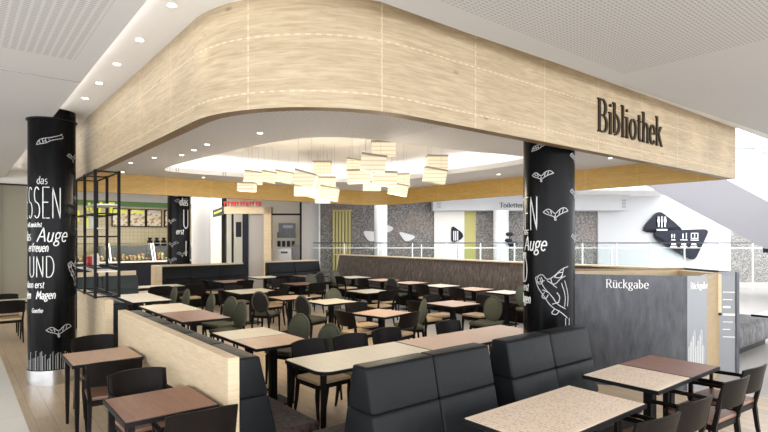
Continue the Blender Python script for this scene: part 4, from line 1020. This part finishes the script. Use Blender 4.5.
for i in range(6):
    wbox(MB(), 333 + i * 3.15, 335 + i * 3.15, -.12, -.02, 211, None).build('slat', 'brass', t); 
wbox(MB(), 333, 352, -.02, 0, 211, None).build('door_leaf', 'brass_dark', t)
wbox(MB(), 332.6, 352.4, -.14, -.0, 210, 211.2).build('head_rail', 'brass', t)
def rtri(pts, r=.25, k=5):
    out = []
    for i, p in enumerate(pts):
        p = Vector(p); a = (Vector(pts[i - 1]) - p).normalized() * r; b = (Vector(pts[(i + 1) % len(pts)]) - p).normalized() * r
        for j in range(k + 1):
            s_ = j / k; out.append(tuple((p + a) * (1 - s_) ** 2 + p * 2 * s_ * (1 - s_) + (p + b) * s_ ** 2))
    if sum(out[i][0] * out[(i + 1) % len(out)][1] - out[(i + 1) % len(out)][0] * out[i][1] for i in range(len(out))) < 0: out = out[::-1]
    return out
def wpoly(pts, r, y0, y1): return MB().prism(rtri([(U(a), Hh(b)) for a, b in pts], r), y0, y1, mtx=XZ)
for pts, lb in [([(362, 230.5), (379, 232), (378, 240), (369, 242.5)], 'white rounded wall shape half behind the far white column'),
                ([(383, 223.5), (395.5, 228), (386, 234)], 'small white rounded wall shape beside the far white column'),
                ([(397.5, 231), (417, 236.5), (406, 243)], 'white triangular wall shape on the pebble wall farther from the white column')]:
    tag(wob(wpoly(pts, .22, .04, .12), 'wall_shape', 'white', D2), lb, 'wall decoration', 'white wall shapes')
t = wthing('toilet_sign', 'black rounded triangular sign with a white symbol on the white wall', 'sign', D2)
wpoly([(451, 225), (463.5, 234), (461, 240), (450.5, 243)], .2, .14, .2).build('board', 'navy', t)
mb = MB()
for p_ in (452.7, 454.6, 456.5): wbox(mb, p_, p_ + 1, -.22, -.2, 231, 240.5)
mb.build('symbol', 'ink', t)
t = wthing('toilet_sign', 'large black double triangle sign with white pictograms on the white wall', 'sign', D2)
wpoly([(656.5, 210), (639, 229.5), (646, 233), (681, 232.5), (677, 226)], .3, .14, .2).build('board', 'navy', t)
wpoly([(706.5, 229), (650, 231), (652, 240), (691, 261.5)], .3, .2, .26).build('board', 'navy', t)
mb = MB()
def man(px_, py_, s_=1.):
    wbox(mb, px_ - .9 * s_, px_ + .9 * s_, -.28, -.26, py_, py_ + 1.6 * s_); wbox(mb, px_ - 1.2 * s_, px_ + 1.2 * s_, -.28, -.26, py_ + 2 * s_, py_ + 5.5 * s_); wbox(mb, px_ - .7 * s_, px_ + .7 * s_, -.28, -.26, py_ + 5.5 * s_, py_ + 10 * s_)
man(655.5, 217); man(661.8, 217); wbox(mb, 658.3, 659.1, -.28, -.26, 216.5, 227.5)
wbox(mb, 653.5, 664, -.28, -.26, 229.2, 230.6)
man(668.5, 234, .42); man(671, 234, .42); wbox(mb, 668, 672, -.28, -.26, 239.5, 240.3)
man(679.5, 233.6, .5); wbox(mb, 682.5, 683.2, -.28, -.26, 233, 238.5); wbox(mb, 677, 684, -.28, -.26, 239.5, 240.3)
wbox(mb, 687.5, 694.5, -.272, -.26, 233, 233.7); wbox(mb, 687.5, 694.5, -.272, -.26, 238, 238.7); wbox(mb, 687.5, 688.1, -.272, -.26, 233, 238.7); wbox(mb, 694, 694.6, -.272, -.26, 233, 238.7); man(691, 234.2, .36); wbox(mb, 687, 695, -.28, -.26, 239.7, 240.4)
for a in (667, 677, 687): wbox(mb, a, a + 6.5, -.28, -.26, 246, 247); wbox(mb, a + 1, a + 5.5, -.28, -.26, 243, 245)
mb.build('pictogram', 'ink', t)
t = wthing('plant_stand', 'small dark clipped plant before the pebble wall by the middle black column', 'plant', 22.5)
K1 = 22.5 / FPX
for a, b, rr in ((509.5, 234.2, .1), (508.5, 240.5, .1), (512.5, 244, .13)):
    mb = MB(); mb.tube([(U(a) - rr * 1.6, 0, Hh(b)), (U(a) - rr, 0, Hh(b)), (U(a) + rr, 0, Hh(b)), (U(a) + rr * 1.6, 0, Hh(b))], [.02, rr * .8, rr * .8, .02], 10); mb.build('foliage', 'navy', t)
MB().tube([(U(510), 0, 0), (U(509.7), 0, Hh(234))], .02, 6).build('stem', 'navy', t)
# glass balustrade across the void
K1 = 20.6 / FPX
t = wthing('glass_balustrade', 'glass balustrade with a steel rail and posts in front of the far wall', 'balustrade', 20.6)
wbox(MB(), 308, 770, -.03, .03, 242.4, 243.5).build('handrail', 'steel_panel', t)
wbox(MB(), 308, 770, -.02, .02, 247.6, 248.2).build('rail', 'white_warm', t)
for i in range(14):
    a = 310 + i * 34
    wbox(MB(), a, a + .9, -.03, .03, 243, None).build('post', 'white_warm', t)
    wbox(MB(), a + 1.2, a + 33.6, -.006, .006, 244, None).build('pane', 'glass', t)
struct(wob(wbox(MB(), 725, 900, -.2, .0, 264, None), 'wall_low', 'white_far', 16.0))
# escalator
t = wthing('escalator', 'broad lilac grey underside of an escalator rising across the white wall', 'escalator', 15.15)
eh = lambda u: 3.86 - .53 * (u - 9.43)
MB().prism([(6.5, eh(6.5)), (16, eh(16)), (16, eh(16) + .6), (6.5, eh(6.5) + .6)], -3.85, 0, mtx=XZ).build('truss_cladding', 'lilac', t)
MB().prism([(6.5, eh(6.5) + .6), (16, eh(16) + .6), (16, eh(16) + 1.4), (6.5, eh(6.5) + 1.4)], -.12, -.1, mtx=XZ).build('side_glass', 'glass', t)
MB().prism([(6.5, eh(6.5) + 1.4), (16, eh(16) + 1.4), (16, eh(16) + 1.46), (6.5, eh(6.5) + 1.46)], -.16, -.06, mtx=XZ).build('handrail', 'grey', t)
MB().box(13.65, 13.8, 3.7, 3.95, eh(13.7) - .12, eh(13.7) + .06).build('end_cap', 'navy', t)
# bright beams of the atrium behind the canopy corner
K1 = 17.0 / FPX
for i, (a, b) in enumerate([(144, 147.5), (151.5, 153), (157.5, 160)]):
    struct(wob(MB().box(U(700), U(900), 0, .4, Hh(b), Hh(a)), 'trim_%d' % (7 + i), 'white', 17.0 - i * .01))
struct(wob(MB().prism([(U(741), Hh(158)), (U(745), Hh(160)), (U(800), Hh(190)), (U(800), Hh(184))][::-1], 0, .3, mtx=XZ), 'trim_10', 'white', 17.5))
